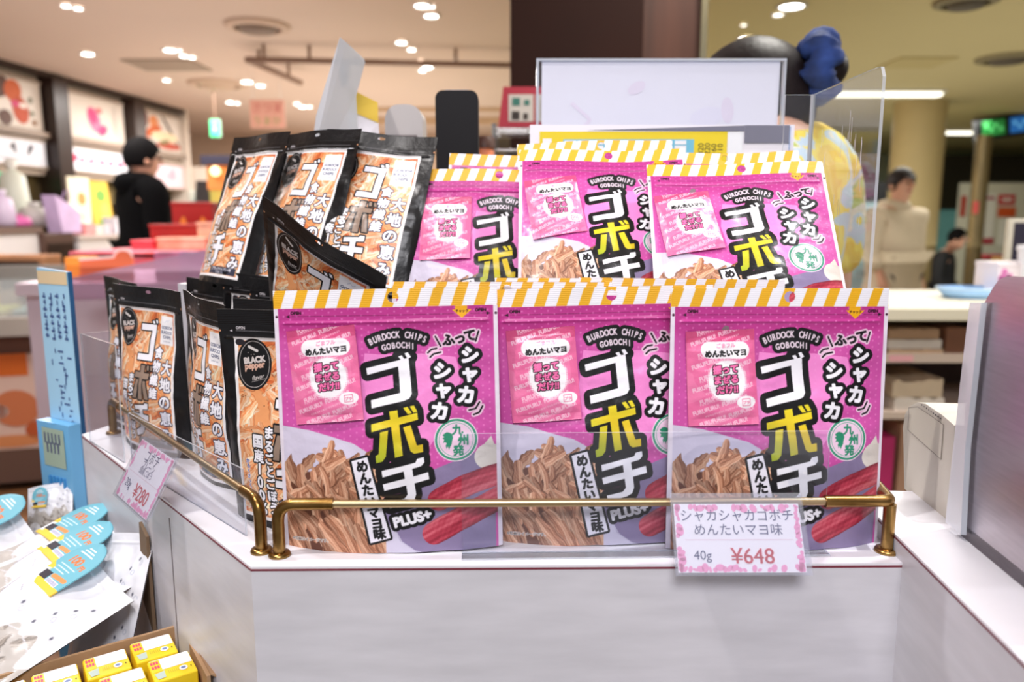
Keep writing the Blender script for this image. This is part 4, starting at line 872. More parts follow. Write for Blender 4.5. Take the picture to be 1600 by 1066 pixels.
def person(label, loc, rz, h, hair, top, legs, skin=M_SKIN, pose='stand', sleeve='long', coat=0.0, bulk=1.0, head_turn=0.0, head_drop=0.0, head_tilt=(0, 0), hood=False, arm_bend=(.0, .0)):
    """facing -Y before rotation; all in metres scaled to height h"""
    k = h/1.70; t = thing('person', label, 'person', loc, (0, 0, rz)); b = bulk; V = lambda x, y, z: (x*k, y*k, z*k)
    ht = (head_tilt[0], head_tilt[1]); hx, hy = ht
    N = {'pelvis': (V(0, .01, .92), (.155*k, .105*k)), 'waist': (V(0, .005, 1.06), (.135*k, .095*k)), 'chest': (V(0, .01, 1.26), (.160*k, .108*k)), 'collar': (V(0, .02, 1.40), (.10*k, .075*k)), 'neck': (V(hx*.3, .01+hy*.3, 1.46-head_drop*.3), (.054*k, .054*k)),
         'jaw': (V(hx*.7, -.015+hy*.7, 1.535-head_drop*.7), (.066*k, .078*k)), 'head': (V(hx, -.005+hy, 1.60-head_drop), (.078*k, .094*k)), 'crown': (V(hx*1.15, .005+hy*1.1, 1.655-head_drop), (.062*k, .074*k))}
    E_ = [('pelvis', 'waist'), ('waist', 'chest'), ('chest', 'collar'), ('collar', 'neck'), ('neck', 'jaw'), ('jaw', 'head'), ('head', 'crown')]
    arms = {}
    for s, n in ((-1, 'l'), (1, 'r')):
        ab = arm_bend[0 if s < 0 else 1]
        arms[n] = [V(s*.185, .015, 1.375), V(s*.215, .035-.03*ab, 1.12), V(s*(.225-.07*ab), -.02-.20*ab, .90+.16*ab), V(s*(.225-.09*ab), -.04-.25*ab, .82+.18*ab)]
        for j, (nm, r) in enumerate((('sh', .056), ('el', .042), ('wr', .029), ('pa', .033))): N[nm+n] = (arms[n][j], r*k)
        E_ += [('collar', 'sh'+n), ('sh'+n, 'el'+n), ('el'+n, 'wr'+n), ('wr'+n, 'pa'+n)]
        # fingers
        px, py, pz = arms[n][3]
        for q in range(4):
            N['f%d%s' % (q, n)] = ((px+s*.006*k-(q-1.5)*.002*k, py-.030*k+q*.019*k, pz-.045*k), .0095*k); N['g%d%s' % (q, n)] = ((px-s*.004*k, py-.032*k+q*.019*k, pz-(.078+(.012 if q in (1, 2) else 0))*k), .0075*k)
            E_ += [('pa'+n, 'f%d%s' % (q, n)), ('f%d%s' % (q, n), 'g%d%s' % (q, n))]
        N['t'+n] = ((px-s*.012*k, py-.046*k, pz-.02*k), .010*k); E_ += [('pa'+n, 't'+n)]
    if pose == 'stand': L_ = {'l': [V(-.09, .01, .86), V(-.10, -.005, .48), V(-.10, .03, .09), V(-.115, -.10, .035)], 'r': [V(.09, .01, .86), V(.10, -.005, .48), V(.10, .03, .09), V(.115, -.10, .035)]}
    else: L_ = {'l': [V(-.09, .0, .90), V(-.11, -.42, .90), V(-.11, -.40, .52), V(-.12, -.52, .47)], 'r': [V(.09, .0, .90), V(.11, -.42, .90), V(.11, -.38, .52), V(.12, -.50, .47)]}
    for n in 'lr':
        for j, (nm, r) in enumerate((('hi', .092), ('kn', .060), ('an', .042), ('to', .035))): N[nm+n] = (L_[n][j], r*k)
        E_ += [('pelvis', 'hi'+n), ('hi'+n, 'kn'+n), ('kn'+n, 'an'+n), ('an'+n, 'to'+n)]
    body = skin_mesh('body', N, E_, skin, t, 2, 'pelvis')
    hc = Vector(N['head'][0]); fy = hc.y-.098*k; rot = Matrix.Translation(hc) @ Matrix.Rotation(head_turn, 4, 'Z') @ Matrix.Translation(-hc)
    m = MB()
    m.tube([(hc.x, fy+.012*k, hc.z+.018*k), (hc.x, fy-.014*k, hc.z-.018*k), (hc.x, fy+.006*k, hc.z-.028*k)], [.007*k, .013*k, .008*k], skin, 8, M=rot)
    for s in (-1, 1):
        m.ball((hc.x+s*.031*k, fy+.012*k, hc.z+.006*k), (.013*k, .008*k, .008*k), mat('eye', (24, 18, 18), .2), 8, M=rot); m.ball((hc.x+s*.080*k, hc.y+.012*k, hc.z-.008*k), (.012*k, .022*k, .032*k), skin, 8, M=rot)
    m.ball((hc.x, fy+.016*k, hc.z-.052*k), (.024*k, .008*k, .006*k), mat('lips', (160, 86, 80), .5), 8, M=rot); m.build('face', t)
    if hair is not None:
        m = MB(); n = 14; hv = []
        for i in range(n+1):
            for j in range(2*n):
                th, ph = math.pi*i/n, math.pi*j/n; d = Vector((math.sin(th)*math.cos(ph), math.sin(th)*math.sin(ph), math.cos(th)))
                cut = -.55 if d.y > -.2 else (.28 if d.y < -.5 else -.1)
                d2 = d.copy(); d2.z = max(d.z, cut); hv.append((hc.x+d2.x*.094*k, hc.y+.006*k+d2.y*.108*k, hc.z+.016*k+d2.z*.112*k))
        m.add(hv, [((i+1)*2*n+j, (i+1)*2*n+(j+1) % (2*n), i*2*n+(j+1) % (2*n), i*2*n+j) for i in range(n) for j in range(2*n)], hair, True, rot); m.build('hair', t)
    # clothes follow the body
    g = .014*b
    T_ = {q: (N[q][0], tuple(v*(1.0+.10*b)+g for v in (N[q][1] if isinstance(N[q][1], tuple) else (N[q][1],)*2))) for q in ('pelvis', 'waist', 'chest')}
    T_['collar'] = (V(0, .02, 1.415), (.098*k+.008*b, .078*k+.008*b)); T_['hem'] = (V(0, .01, .84-coat), (.165*k*b, .125*k*b)); TE = [('hem', 'pelvis'), ('pelvis', 'waist'), ('waist', 'chest'), ('chest', 'collar')]
    for s, n in ((-1, 'l'), (1, 'r')):
        a = [Vector(v) for v in arms[n]]; T_['sh'+n] = (tuple(a[0]), .064*k+.012*b); T_['el'+n] = (tuple(a[1] if sleeve == 'long' else a[0].lerp(a[1], .72)), (.05*k+.012*b) if sleeve == 'long' else .066*k); TE += [('collar', 'sh'+n), ('sh'+n, 'el'+n)]
        if sleeve == 'long': T_['wr'+n] = (tuple(a[1].lerp(a[2], .93)), .036*k+.012*b); TE += [('el'+n, 'wr'+n)]
    skin_mesh('top', T_, TE, top, t, 2, 'pelvis')
    K_ = {'pelvis': (N['pelvis'][0], (.140*k, .105*k))}; KE = []
    for n in 'lr':
        a = [Vector(v) for v in L_[n]]; K_['hi'+n] = (tuple(a[0]), .094*k); K_['kn'+n] = (tuple(a[1]), .076*k); K_['an'+n] = (tuple(a[1].lerp(a[2], .95)), .062*k); KE += [('pelvis', 'hi'+n), ('hi'+n, 'kn'+n), ('kn'+n, 'an'+n)]
    skin_mesh('trousers', K_, KE, legs, t, 2, 'pelvis')
    m = MB()
    for n in 'lr':
        a, c = Vector(L_[n][2]), Vector(L_[n][3]); m.tube([a+Vector((0, .05*k, -.03*k)), a+Vector((0, 0, -.04*k)), c+Vector((0, 0, .0)), c+Vector((0, -.05*k, -.005*k))], [.036*k, .046*k, .042*k, .024*k], mat('shoe_dark', (40, 38, 40), .5), 10)
    m.build('shoes', t)
    if hood:
        m = MB(); m.lathe([(.075*k, .06*k), (.115*k, .045*k), (.14*k, .0), (.12*k, -.05*k), (.09*k, -.06*k)], top, (0, .05*k, 1.43*k), 18, sy=.85); m.build('hood', t)
    return t, k, hc
def nodes_shirt(name):
    """printed cotton: yellow ground with pale blue, white and green blotches"""
    m = bpy.data.materials.new(name); m.use_nodes = True; nt = m.node_tree; b = nt.nodes['Principled BSDF']; b.inputs['Roughness'].default_value = .8
    tc = nt.nodes.new('ShaderNodeTexCoord'); n = nt.nodes.new('ShaderNodeTexNoise'); n.inputs['Scale'].default_value = 11; n.inputs['Detail'].default_value = 2.5; n.inputs['Distortion'].default_value = .8
    r = nt.nodes.new('ShaderNodeValToRGB'); e = r.color_ramp.elements; r.color_ramp.interpolation = 'CONSTANT'
    e[0].position = 0; e[0].color = L4((246, 208, 56)); e[1].position = .44; e[1].color = L4((255, 232, 88))
    for p, c in ((.52, (206, 226, 240)), (.58, (246, 240, 220)), (.61, (196, 208, 96)), (.66, (244, 210, 80))):
        q = e.new(p); q.color = L4(c)
    nt.links.new(tc.outputs['Object'], n.inputs['Vector']); nt.links.new(n.outputs['Fac'], r.inputs['Fac']); nt.links.new(r.outputs['Color'], b.inputs['Base Color']); return m
M_ALOHA = nodes_shirt('aloha_cotton'); M_BLUEC = mat('scrunchie_denim', (52, 84, 164), .8, noise=.5, nscale=22)
# staff member seen from behind
t, k, hc = person('person from behind in a yellow floral shirt, dark hair tied with a blue scrunchie', (.375, 1.26, 0), math.pi+math.radians(34), 1.70, None, M_ALOHA, mat('trousers_navy', (36, 38, 56), .7), sleeve='short', head_drop=.125, head_tilt=(-.055, -.04), arm_bend=(.55, .75))
m = MB(); n = 18; hv = []
for i in range(n+1):
    for j in range(2*n):
        th, ph = math.pi*i/n, math.pi*j/n; d = Vector((math.sin(th)*math.cos(ph), math.sin(th)*math.sin(ph), math.cos(th)))
        cut = -.34 if d.y > -.25 else (.30 if d.y < -.6 else -.1); z = max(d.z, cut)
        s_ = 1+.012*math.sin(9*ph+3*z); hv.append((hc.x+d.x*.092*k*s_, hc.y+.004*k+d.y*.110*k*s_, hc.z+.012*k+z*.112*k))
m.add(hv, [((i+1)*2*n+j, (i+1)*2*n+(j+1) % (2*n), i*2*n+(j+1) % (2*n), i*2*n+j) for i in range(n) for j in range(2*n)], M_HAIR, True)
bun = Vector((hc.x-.030*k, hc.y+.105*k, hc.z+.062*k)); RB = Matrix.Translation(bun) @ Matrix.Rotation(math.radians(50), 4, 'Z'); m.ball(RB @ Vector((0, .018, 0)), (.029, .029, .031), M_HAIR, 12); m.build('hair', t)
m = MB(); N_ = 64; rr = .030; vs = []
for i in range(N_):
    a = 2*math.pi*i/N_; w = 1+.10*math.sin(9*a+1.5*math.sin(2*a))+.07*math.sin(19*a+1)
    for j in range(12):
        q = 2*math.pi*j/12; R2 = rr+.019*w*math.cos(q); vs.append(RB @ Vector((R2*math.cos(a), .026*w*math.sin(q)+.007*math.sin(5*a), R2*math.sin(a)*1.22)))
m.add(vs, [(i*12+j, ((i+1) % N_)*12+j, ((i+1) % N_)*12+(j+1) % 12, i*12+(j+1) % 12) for i in range(N_) for j in range(12)], M_BLUEC, True); o = m.build('scrunchie', t); o['label'] = 'crumpled blue scrunchie'

# ================================================================== things standing behind the pouches
M_PAPER = mat('paper_white', (248, 245, 252), .7, noise=.02, nscale=6); UX, UZ = Vector((1, 0, 0)), Vector((0, 0, 1))
Ys = 1.00
a, b = at(838, 88, Ys), at(1228, 96, Ys); zt = (a.z+b.z)/2; zb = CT+.004
t = thing('sign_holder', 'clear acrylic sign holder with a white sheet turned away, right of the column', 'sign holder', ((a.x+b.x)/2, Ys, CT)); w = b.x-a.x; h = zt-CT
m = MB(); m.box((0, .0026, h/2), (w, .0016, h), M_ACR, bev=.0004); m.box((0, -.0026, h/2), (w, .0016, h), M_ACR, bev=.0004); m.build('clear_pocket', t)
m = MB(); m.prism([(-w/2, -.0035, h), (w/2, -.0035, h), (w/2, .0035, h), (-w/2, .0035, h)], M_EDGE, (0, 0, -.003)); m.prism([(-w/2, -.0036, 0), (-w/2+.003, -.0036, 0), (-w/2+.003, .0036, 0), (-w/2, .0036, 0)], M_EDGE, (0, 0, h)); m.prism([(w/2-.003, -.0036, 0), (w/2, -.0036, 0), (w/2, .0036, 0), (w/2-.003, .0036, 0)], M_EDGE, (0, 0, h)); m.build('pocket_rim', t)
m = MB(); pw = w-.014; m.box((0, 0, h/2+.002), (pw, .0008, h-.010), M_PAPER)
M_SHOW = mat('show_through', (242, 238, 249), .7); M_SHOW2 = mat('show_through_pink', (243, 232, 244), .7)
m.text('く', (-.1, -.0004, h-.075), -UX, UZ, .055, M_SHOW2, -.0003); m.blob((.06, -.0004, h-.07), UX, UZ, .022, .012, M_SHOW, .0003, .2); m.blob((.085, -.0004, h-.062), UX, UZ, .008, .016, M_SHOW2, .0004, .1); m.blob((-.03, -.0004, h-.035), UX, UZ, .012, .007, M_SHOW2, .0003, .5); m.build('paper_sheet', t)
m = MB(); m.box((0, 0, .002), (w, .06, .004), M_ACR); m.build('foot', t)
# chart sheets in front of it
Yk = .935; a, b = at(828, 194, Yk), at(1241, 196, Yk); zt = a.z-.001; w = b.x-a.x; h = zt-CT
t = thing('price_chart', 'white board with a yellow chart and a grey strip below the white sign sheet', 'chart', ((a.x+b.x)/2, Yk, CT))
X0 = (a.x+b.x)/2
def cx_(px): return at(px, 215, Yk).x-X0
def cz_(py): return at(1000, py, Yk).z-CT
m = MB(); m.box((0, 0, h/2), (w, .003, h), M_PAPER); fy = -.0016
def patch(x0, x1, y0, y1, mm, lift): m.quad((((cx_(x0)+cx_(x1))/2), fy, (cz_(y0)+cz_(y1))/2), UX, UZ, cx_(x1)-cx_(x0), cz_(y0)-cz_(y1), mm, lift)
M_CY, M_CB, M_CW, M_CG = mat('chart_yellow', (240, 214, 40), .6), mat('chart_blue', (120, 196, 222), .6), mat('chart_white', (244, 246, 250), .6), mat('strip_grey', (122, 122, 138), .6)
patch(843, 1136, 206, 320, M_CY, .0003); patch(880, 1084, 218, 320, M_CB, .0005)
for i in range(9): patch(882+i*21.5, 900+i*21.5, 220, 226, M_CW, .0007); patch(882+i*21.5+(6 if i % 2 else 0), 900+i*21.5, 228, 320, M_CW, .0007)
patch(1137, 1160, 206, 300, M_CW, .0003); patch(848, 862, 217, 260, M_CW, .0006)
M_TXT = mat('chart_ink', (70, 62, 40), .6)
for i, st in enumerate(('320', '220', '160', '110')): m.text(st, (cx_(1095+i*10), fy, cz_(233)), UZ, -UX, .0092, M_TXT, .0006)
m.prism([(cx_(917), fy-.0008, cz_(204)), (cx_(1162), fy-.0008, cz_(205.5)), (cx_(1162), fy-.0008, cz_(196.5))], M_CG, (0, .0004, 0)); patch(1162, 1232, 196, 224, M_CG, .001)
m.prism([(cx_(1232), fy-.0006, cz_(198)), (cx_(1234), fy-.0006, cz_(198)), (cx_(1234), fy-.0006, cz_(300)), (cx_(1232), fy-.0006, cz_(300))], mat('rule_blue', (170, 190, 224), .6), (0, .0003, 0)); m.build('printed_board', t)
m = MB(); m.box((0, .012, .003), (w*.8, .05, .006), M_ACR); m.build('foot', t)
# clear divider screen
Y1, Y2 = .70, .854; p1, p2 = at(1380, 108, Y1), at(1270, 148, Y2); zt2 = p2.z
t = thing('clear_divider', 'scratched clear acrylic divider standing at the right end of the pouches beside the yellow-shirted person', 'divider screen', (p1.x, Y1, CT))
m = MB(); d = Vector((p2.x-p1.x, Y2-Y1, 0)); h1 = p1.z-CT; h2 = zt2-CT
M_ACRS = clear_mat('acrylic_scratched', (248, 249, 248), .02, .9, .08); nrm2 = Vector((1, 0, 0))
m.prism([Vector((0, 0, 0)), d, d+Vector((0, 0, h2)), d*.10+Vector((0, 0, h1+.004)), d*.03+Vector((0, 0, h1+.003)), Vector((0, 0, h1-.006))], M_ACRS, nrm2*.003, side=M_EDGE)
r = random.Random(2); M_SCR = clear_mat('scratch', (250, 250, 250), .55, 1.0, .3)
for i in range(34):
    f = r.uniform(.15, .8); z = r.uniform(h1*.45, h1*.9); l = r.uniform(.006, .03); p = d*f+Vector((-.0004, 0, z)); m.quad(p, d.normalized(), UZ, .0009, l, M_SCR, .0002)
m.build('side_panel', t)
a = at(1228, 148, Y2); m = MB(); m.prism([Vector((p2.x-p1.x, d.y, 0)), Vector((a.x-p1.x, d.y, 0)), Vector((a.x-p1.x, d.y, h2)), Vector((p2.x-p1.x, d.y, h2))], M_ACR, (0, .003, 0), side=M_EDGE); m.build('rear_panel', t)
m = MB(); q = Vector((p2.x-p1.x, d.y, 0)); m.tube([q, q+Vector((0, 0, h2))], .0022, clear_mat('joint_edge', (120, 124, 116), .5, 1, .1), 8); m.build('corner_joint', t)
# card terminal and grey reader
def rounded_box_thing(name, label, cat, px0, px1, py, Y, dep, m1, rad, extra=None):
    a, b = at(px0, py+20, Y), at(px1, py+20, Y); zt = at((px0+px1)/2, py, Y).z; w = b.x-a.x; h = zt-CT
    t = thing(name, label, cat, ((a.x+b.x)/2, Y+dep/2, CT)); pr = []
    for i in range(9):
        q = math.pi/2*i/8; pr.append((w/2-rad+rad*math.cos(q), h-rad+rad*math.sin(q)))
    pts = [(x, 0, z) for x, z in [(w/2, 0)]+pr+[(-x, z) for x, z in pr[::-1]]+[(-w/2, 0)]]
    m = MB(); m.prism([(x, -dep/2, z) for x, _, z in pts], m1, (0, dep, 0), smooth=False); m.build('housing', t); return t, w, h
t, w, h = rounded_box_thing('card_terminal', 'black rounded card terminal standing upright behind the black pouches', 'card terminal', 680, 747, 141, 1.02, .028, mat('terminal_black', (24, 22, 24), .5, spec=.2), .010)
m = MB(); m.box((0, .0, h-.0005), (w*.55, .018, .004), mat('terminal_grey', (150, 150, 160), .3), bev=.001); m.build('card_slot', t)
m = MB(); m.box((0, .02, .006), (w*1.3, .09, .012), mat('terminal_black', (34, 33, 36)), bev=.004); m.build('stand', t)
t, w, h = rounded_box_thing('barcode_scanner', 'pale grey rounded scanner head left of the black card terminal', 'scanner', 601, 660, 163, 1.06, .05, mat('scanner_grey', (188, 182, 180), .4), .020)
m = MB(); m.box((0, -.026, h-.055), (w*.7, .002, .03), mat('scanner_window', (120, 112, 112), .2), bev=.0006); m.build('scan_window', t)
# slanting translucent sleeve with a yellow card
t = thing('ticket_sleeve', 'tilted translucent plastic sleeve with a faint oval, above the black pouches', 'plastic sleeve', at(520, 190, 1.0))
o = at(520, 190, 1.0); pts = [(531, 58, .97), (541, 66, .98), (569, 92, 1.03), (570, 98, 1.03), (556, 150, 1.02), (566, 300, 1.04), (478, 300, .95), (494, 180, .96)]
M_SLV = clear_mat('milky_sleeve', (236, 238, 240), .62, 1.0, .2, (214, 216, 222))
m = MB(); m.prism([at(x, y, Y)-o for x, y, Y in pts], M_SLV, (.0, .0016, 0)); c, e1, e2 = at(536, 117, 1.0)-o, (at(560, 117, 1.02)-at(512, 117, .97)).normalized(), UZ
m.blob(c+Vector((0, -.002, 0)), e1, e2, .009, .016, clear_mat('milky_mark', (200, 204, 206), .5, 1, .2, (196, 200, 204)), .002, -.15); m.blob(c+Vector((0, -.002, 0)), e1, e2, .0065, .012, M_SLV, .0026, -.15); m.build('sleeve', t)
m = MB(); pts = [(546, 138, 1.045), (590, 160, 1.075), (591, 192, 1.075), (545, 172, 1.045)]
m2 = MB(); m2.prism([at(x, y, Y) for x, y, Y in pts]+[at(591, 300, 1.075), at(545, 300, 1.045)][0:0], mat('card_yellow', (226, 192, 72), .6), (0, .0012, 0)); m2.prism([at(x, y, Y)+Vector((0, .0014, 0)) for x, y, Y in [(545, 172, 1.045), (591, 192, 1.075), (600, 330, 1.075), (540, 330, 1.045)]], M_PAPER, (0, .001, 0)); tag(m2.build('yellow_card'), 'small yellow card sticking out right beside the tilted translucent sleeve', 'card')
# red picture carton on a wire rack further back
Yr = 1.9; a, b = at(786, 130, Yr), at(880, 130, Yr); z0, z1 = at(800, 198, Yr).z, at(800, 131, Yr).z
t = thing('picture_carton', 'red carton with product pictures standing on a wire rack left of the sign sheet', 'carton', ((a.x+b.x)/2, Yr+.05, z0)); w = b.x-a.x; h = z1-z0
M_CR, M_CP = mat('carton_red', (176, 40, 62), .5), mat('carton_picture', (206, 198, 190), .6)
m = MB(); m.prism([(-w/2-.012, -.04, 0), (w/2, -.04, 0), (w/2, -.01, h), (-w/2, -.01, h)], M_CR, (0, .06, 0)); ux, uy = Vector((1, 0, 0)), Vector((0, .03, h)).normalized(); f0 = Vector((0, -.040, 0))
def cpatch(x, z, ww, hh, mm, lift): m.quad(Vector((x, -.040+.03*z/h, z)), ux, uy, ww, hh, mm, lift)
cpatch(-w*.20, h*.47, w*.42, h*.70, M_CP, .001); cpatch(w*.27, h*.47, w*.44, h*.70, M_CP, .001)
for x, z, ww, hh, c in ((-.28, .62, .13, .2, (50, 116, 104)), (-.10, .60, .09, .14, (60, 120, 108)), (-.29, .28, .13, .22, (46, 36, 32)), (-.12, .26, .08, .16, (56, 44, 38)), (.25, .45, .2, .5, (36, 30, 30))): cpatch(w*x, h*z, w*ww, h*hh, mat('pic%d%d%d' % c, c, .6), .0018)
m.build('carton_body', t)
t = thing('wire_rack', 'chrome wire rack under the red picture carton', 'rack', ((a.x+b.x)/2, Yr+.03, 0)); M_CHR = mat('chrome', (190, 186, 184), .2, metal=1); M_DARKP = mat('rack_panel', (32, 32, 40), .5)
for z in (z0-.012, z0-.06):
    m = MB()
    for i in range(6): m.tube([(-w/2-.02, -.09+.036*i, z), (w/2, -.09+.036*i, z)], .003, M_CHR, 6)
    for s in (-w/2-.02, w/2): m.tube([(s, -.09, z), (s, .09, z)], .004, M_CHR, 6)
    m.build('wire_shelf', t)
for sx_ in (-w/2-.02, w/2):
    for sy_ in (-.09, .09): m = MB(); m.tube([(sx_, sy_, 0), (sx_, sy_, z0)], .006, M_CHR, 8); m.build('upright', t)
m = MB(); m.box((0, .02, z0-.24), (w*.9, .1, .33), M_DARKP); m.build('dark_panel', t)
c = at(757, 224, 1.75); t = thing('orange_tub', 'blurred orange tub with a dark brown lid between the terminal and the wire rack', 'tub', (c.x, c.y, c.z-.03))
m = MB(); m.lathe([(.0001, -.05), (.016, -.05), (.020, -.01), (.021, .012), (.016, .026)], mat('tub_orange', (236, 138, 96), .5), n=20); m.build('tub', t)
m = MB(); m.lathe([(.0235, .018), (.0235, .040), (.018, .045), (.0001, .046)], mat('lid_brown', (78, 44, 32), .5), n=20); m.build('lid', t)
zz = c.z-.08; m = MB(); m.box((0, 0, zz/2), (.10, .12, zz), mat('stock_cabinet', (84, 62, 50), .6)); o = m.build('stock_cabinet'); o.location = (c.x, c.y, 0); tag(o, 'brown cabinet standing behind the counter under the orange tub', 'cabinet')

# ================================================================== register corner on the service counter
bu = (b1-b0); bu.z = 0; bu.normalize(); bn = Vector((-bu.y, bu.x, 0)); bn = bn if bn.dot(wn) > 0 else -bn
def bp(px, py, off=0.0): return on_plane(px, py, b0+bn*off, bn)
M_STEEL = mat('brushed_steel', (196, 188, 194), .34, metal=1.0, noise=.06, nscale=30, stretch=(1, 1, 14))
o = bp(1499, 838); t = thing('steel_panel', 'large brushed steel panel with a rounded corner at the right edge', 'panel', (o.x, o.y, ST))
o = Vector((o.x, o.y, ST)); P_ = [(1500, 838), (1508, 640), (1517, 532), (1533, 482), (1553, 447), (1561, 437), (1573, 432), (1588, 432), (1700, 440), (1700, 1004)]
m = MB(); m.prism([bp(x, y)-o for x, y in P_], M_STEEL, bn*.012); m.build('face_plate', t)
lo0, lo1 = bp(1500, 838)-o, bp(1700, 1004)-o
m = MB(); m.prism([Vector((lo0.x, lo0.y, 0)), Vector((lo1.x, lo1.y, 0)), Vector((lo1.x, lo1.y, .010)), Vector((lo0.x, lo0.y, .010))], mat('rubber_black', (30, 29, 32), .6), bn*.02-Vector((0, 0, 0))); m.build('base_gasket', t)
o = bp(1478, 818, -.006); o.z = ST; t = thing('acrylic_end_plate', 'milky white acrylic strip standing against the left edge of the steel panel', 'acrylic strip', o)
m = MB(); m.prism([bp(x, y, -.006)-o for x, y in ((1515, 473), (1533, 473), (1508, 700), (1501, 836), (1477, 816), (1500, 600))], clear_mat('milky_acrylic', (246, 247, 250), .62, .7, .2, (246, 246, 250)), bn*.004, side=M_EDGE); m.build('strip', t)
# pale beige machine with a sticker
o = bp(1413, 764); o.z = ST; t = thing('receipt_printer', 'pale beige receipt machine with rounded corner on the service counter', 'receipt printer', o); M_BG = mat('machine_beige', (214, 206, 194), .5, noise=.05, nscale=10)
pf = [(1413, 764), (1411, 668), (1414, 648), (1421, 635), (1433, 629), (1446, 631), (1474, 650), (1491, 665), (1486, 823)]
m = MB(); m.prism([bp(x, y, .004)-o for x, y in pf], M_BG, bn*.16); m.build('housing', t)
m = MB(); sc_ = [bp(x, y, .0034)-o for x, y in ((1420, 637), (1434, 636), (1462, 655), (1474, 664), (1470, 718), (1419, 672))]; m.prism(sc_, mat('sticker_beige', (204, 196, 182), .45), bn*.0006)
for p, q in zip(sc_, sc_[1:]+sc_[:1]): m.tube([p, q], .00035, mat('sticker_edge', (150, 142, 134), .6), 5)
m.build('sticker', t)
m = MB(); tp = bp(1450, 640, .02)-o; r = random.Random(4)
for i in range(9):
    p = bp(1440+i*3.6, 633+i*2.6, .0034)-o; m.blob(p, bu, UZ, .0012*r.uniform(.6, 1.4), .0007, mat('scuff', (90, 84, 84), .7), -.0002)
m.build('scuff_marks', t)

# ================================================================== back counter with shelves
Yb = 2.15; zc = at(1450, 482, Yb).z
xl, xr = at(1330, 480, Yb).x, at(1720, 480, Yb).x; w = xr-xl
t = thing('back_counter', 'cream back counter with open shelves of wrapping stock behind the pouches', 'counter', ((xl+xr)/2, Yb, 0))
M_CR1, M_CR2 = mat('counter_cream', (236, 228, 206), .4), mat('shelf_beige', (206, 186, 172), .5); yt = at(1450, 452, 2.75).y
m = MB(); m.box((0, (yt-Yb)/2, zc-.018), (w, yt-Yb, .036), M_CR1, bev=.003); m.build('worktop', t)
zs1, zs2, zs3 = at(1430, 562, Yb).z, at(1430, 652, Yb).z, .06
for z, hh in ((zs1, .026), (zs2, .022), (zs3, .03)): m = MB(); m.box((0, .22, z), (w-.02, .40, hh), M_CR2); m.build('shelf', t)
m = MB(); m.box((0, .43, zc/2), (w, .02, zc-.04), mat('shelf_back', (78, 62, 56), .7)); m.build('back_panel', t)
for s in (-w/2+.01, w/2-.01): m = MB(); m.box((s, .22, (zc-.04)/2), (.02, .42, zc-.04), M_CR2); m.build('side_panel', t)
m = MB(); q = at(1414, 568, Yb-.004); m.quad((q.x-(xl+xr)/2, .0195, zs1), UX, UZ, .07, .018, mat('label_pink', (232, 170, 176), .6), .0006); m.build('shelf_label', t)
def stack(px0, px1, py0, py1, dep, m_, label, cat, name, g=None, wavy=0.0, Yo=.03):
    a, b = at(px0, py1, Yb+Yo), at(px1, py0, Yb+Yo); w_, h_ = b.x-a.x, b.z-a.z; mb = MB(); ns = 10; r = random.Random(px0+py0)
    pr = [(-w_/2+w_*i/ns, 0, wavy*h_*r.uniform(-.25, .0) if 0 < i < ns else 0) for i in range(ns+1)]; top = [(x, 0, h_+wavy*h_*r.uniform(-.25, .15)) for x, _, _ in pr[::-1]]
    mb.prism([(x, -dep*0, max(z, 0)) for x, _, z in pr]+top, m_, (0, dep, 0)); o = mb.build(name); o.location = ((a.x+b.x)/2, a.y, a.z); return tag(o, label, cat, g)
K1, K2, K3, K4 = mat('kraft', (176, 140, 108), .7, noise=.1, nscale=12), mat('bag_white', (226, 214, 204), .6, noise=.08, nscale=14), mat('kraft_dark', (120, 78, 56), .7), mat('kraft_light', (206, 176, 146), .7)
sb = zs1+.013
def py_at(z): return CY-F*float(((Vector((0, Yb, z))-Vector(CAMV)).dot(Vector(_up)))/((Vector((0, Yb, z))-Vector(CAMV)).dot(Vector(_fw))))
y1 = py_at(sb)
stack(1388, 1474, y1-9, y1, .26, K4, 'lowest kraft bundle of the three on the upper shelf of the back counter', 'paper bag bundle', 'paper_bag_bundle', 'paper bag bundles on the upper shelf', .5)
stack(1386, 1472, y1-24, y1-10, .26, K2, 'middle pale bundle of the three on the upper shelf of the back counter', 'paper bag bundle', 'paper_bag_bundle', 'paper bag bundles on the upper shelf', .35)
stack(1388, 1468, y1-40, y1-25, .26, K1, 'topmost brown bundle of the three on the upper shelf of the back counter', 'paper bag bundle', 'paper_bag_bundle', 'paper bag bundles on the upper shelf', .35)
stack(1476, 1512, y1-42, y1, .26, K3, 'dark brown box beside the bundles on the upper shelf', 'box', 'cardboard_box')
y2 = py_at(zs2+.011)
stack(1396, 1476, y2-24, y2, .24, K2, 'crumpled white packing bundle at the bottom of the lower shelf', 'packing bundle', 'packing_bundle', 'packing bundles on the lower shelf', 1.0)
stack(1394, 1474, y2-52, y2-25, .24, mat('pack_tan', (204, 182, 156), .6, noise=.1, nscale=10), 'tan rolled packing bundle on top of the crumpled white one', 'packing bundle', 'packing_bundle', 'packing bundles on the lower shelf', .8)
a = at(1382, 735, Yb+.06); z0 = zs3+.015
m = MB(); m.box((0, 0, .295), (.05, .2, .59), mat('box_magenta', (196, 40, 112), .5)); o = m.build('storage_box'); o.location = (a.x, a.y+.1, z0); tag(o, 'magenta box at the foot of the back counter beside the right pink pouch', 'box')
m = MB(); m.box((0, 0, .315), (.028, .2, .63), mat('board_tan', (182, 140, 116), .6)); o = m.build('cardboard_sheet'); o.location = (a.x+.055, a.y+.1, z0); tag(o, 'upright tan cardboard sheet right of the magenta box', 'cardboard')
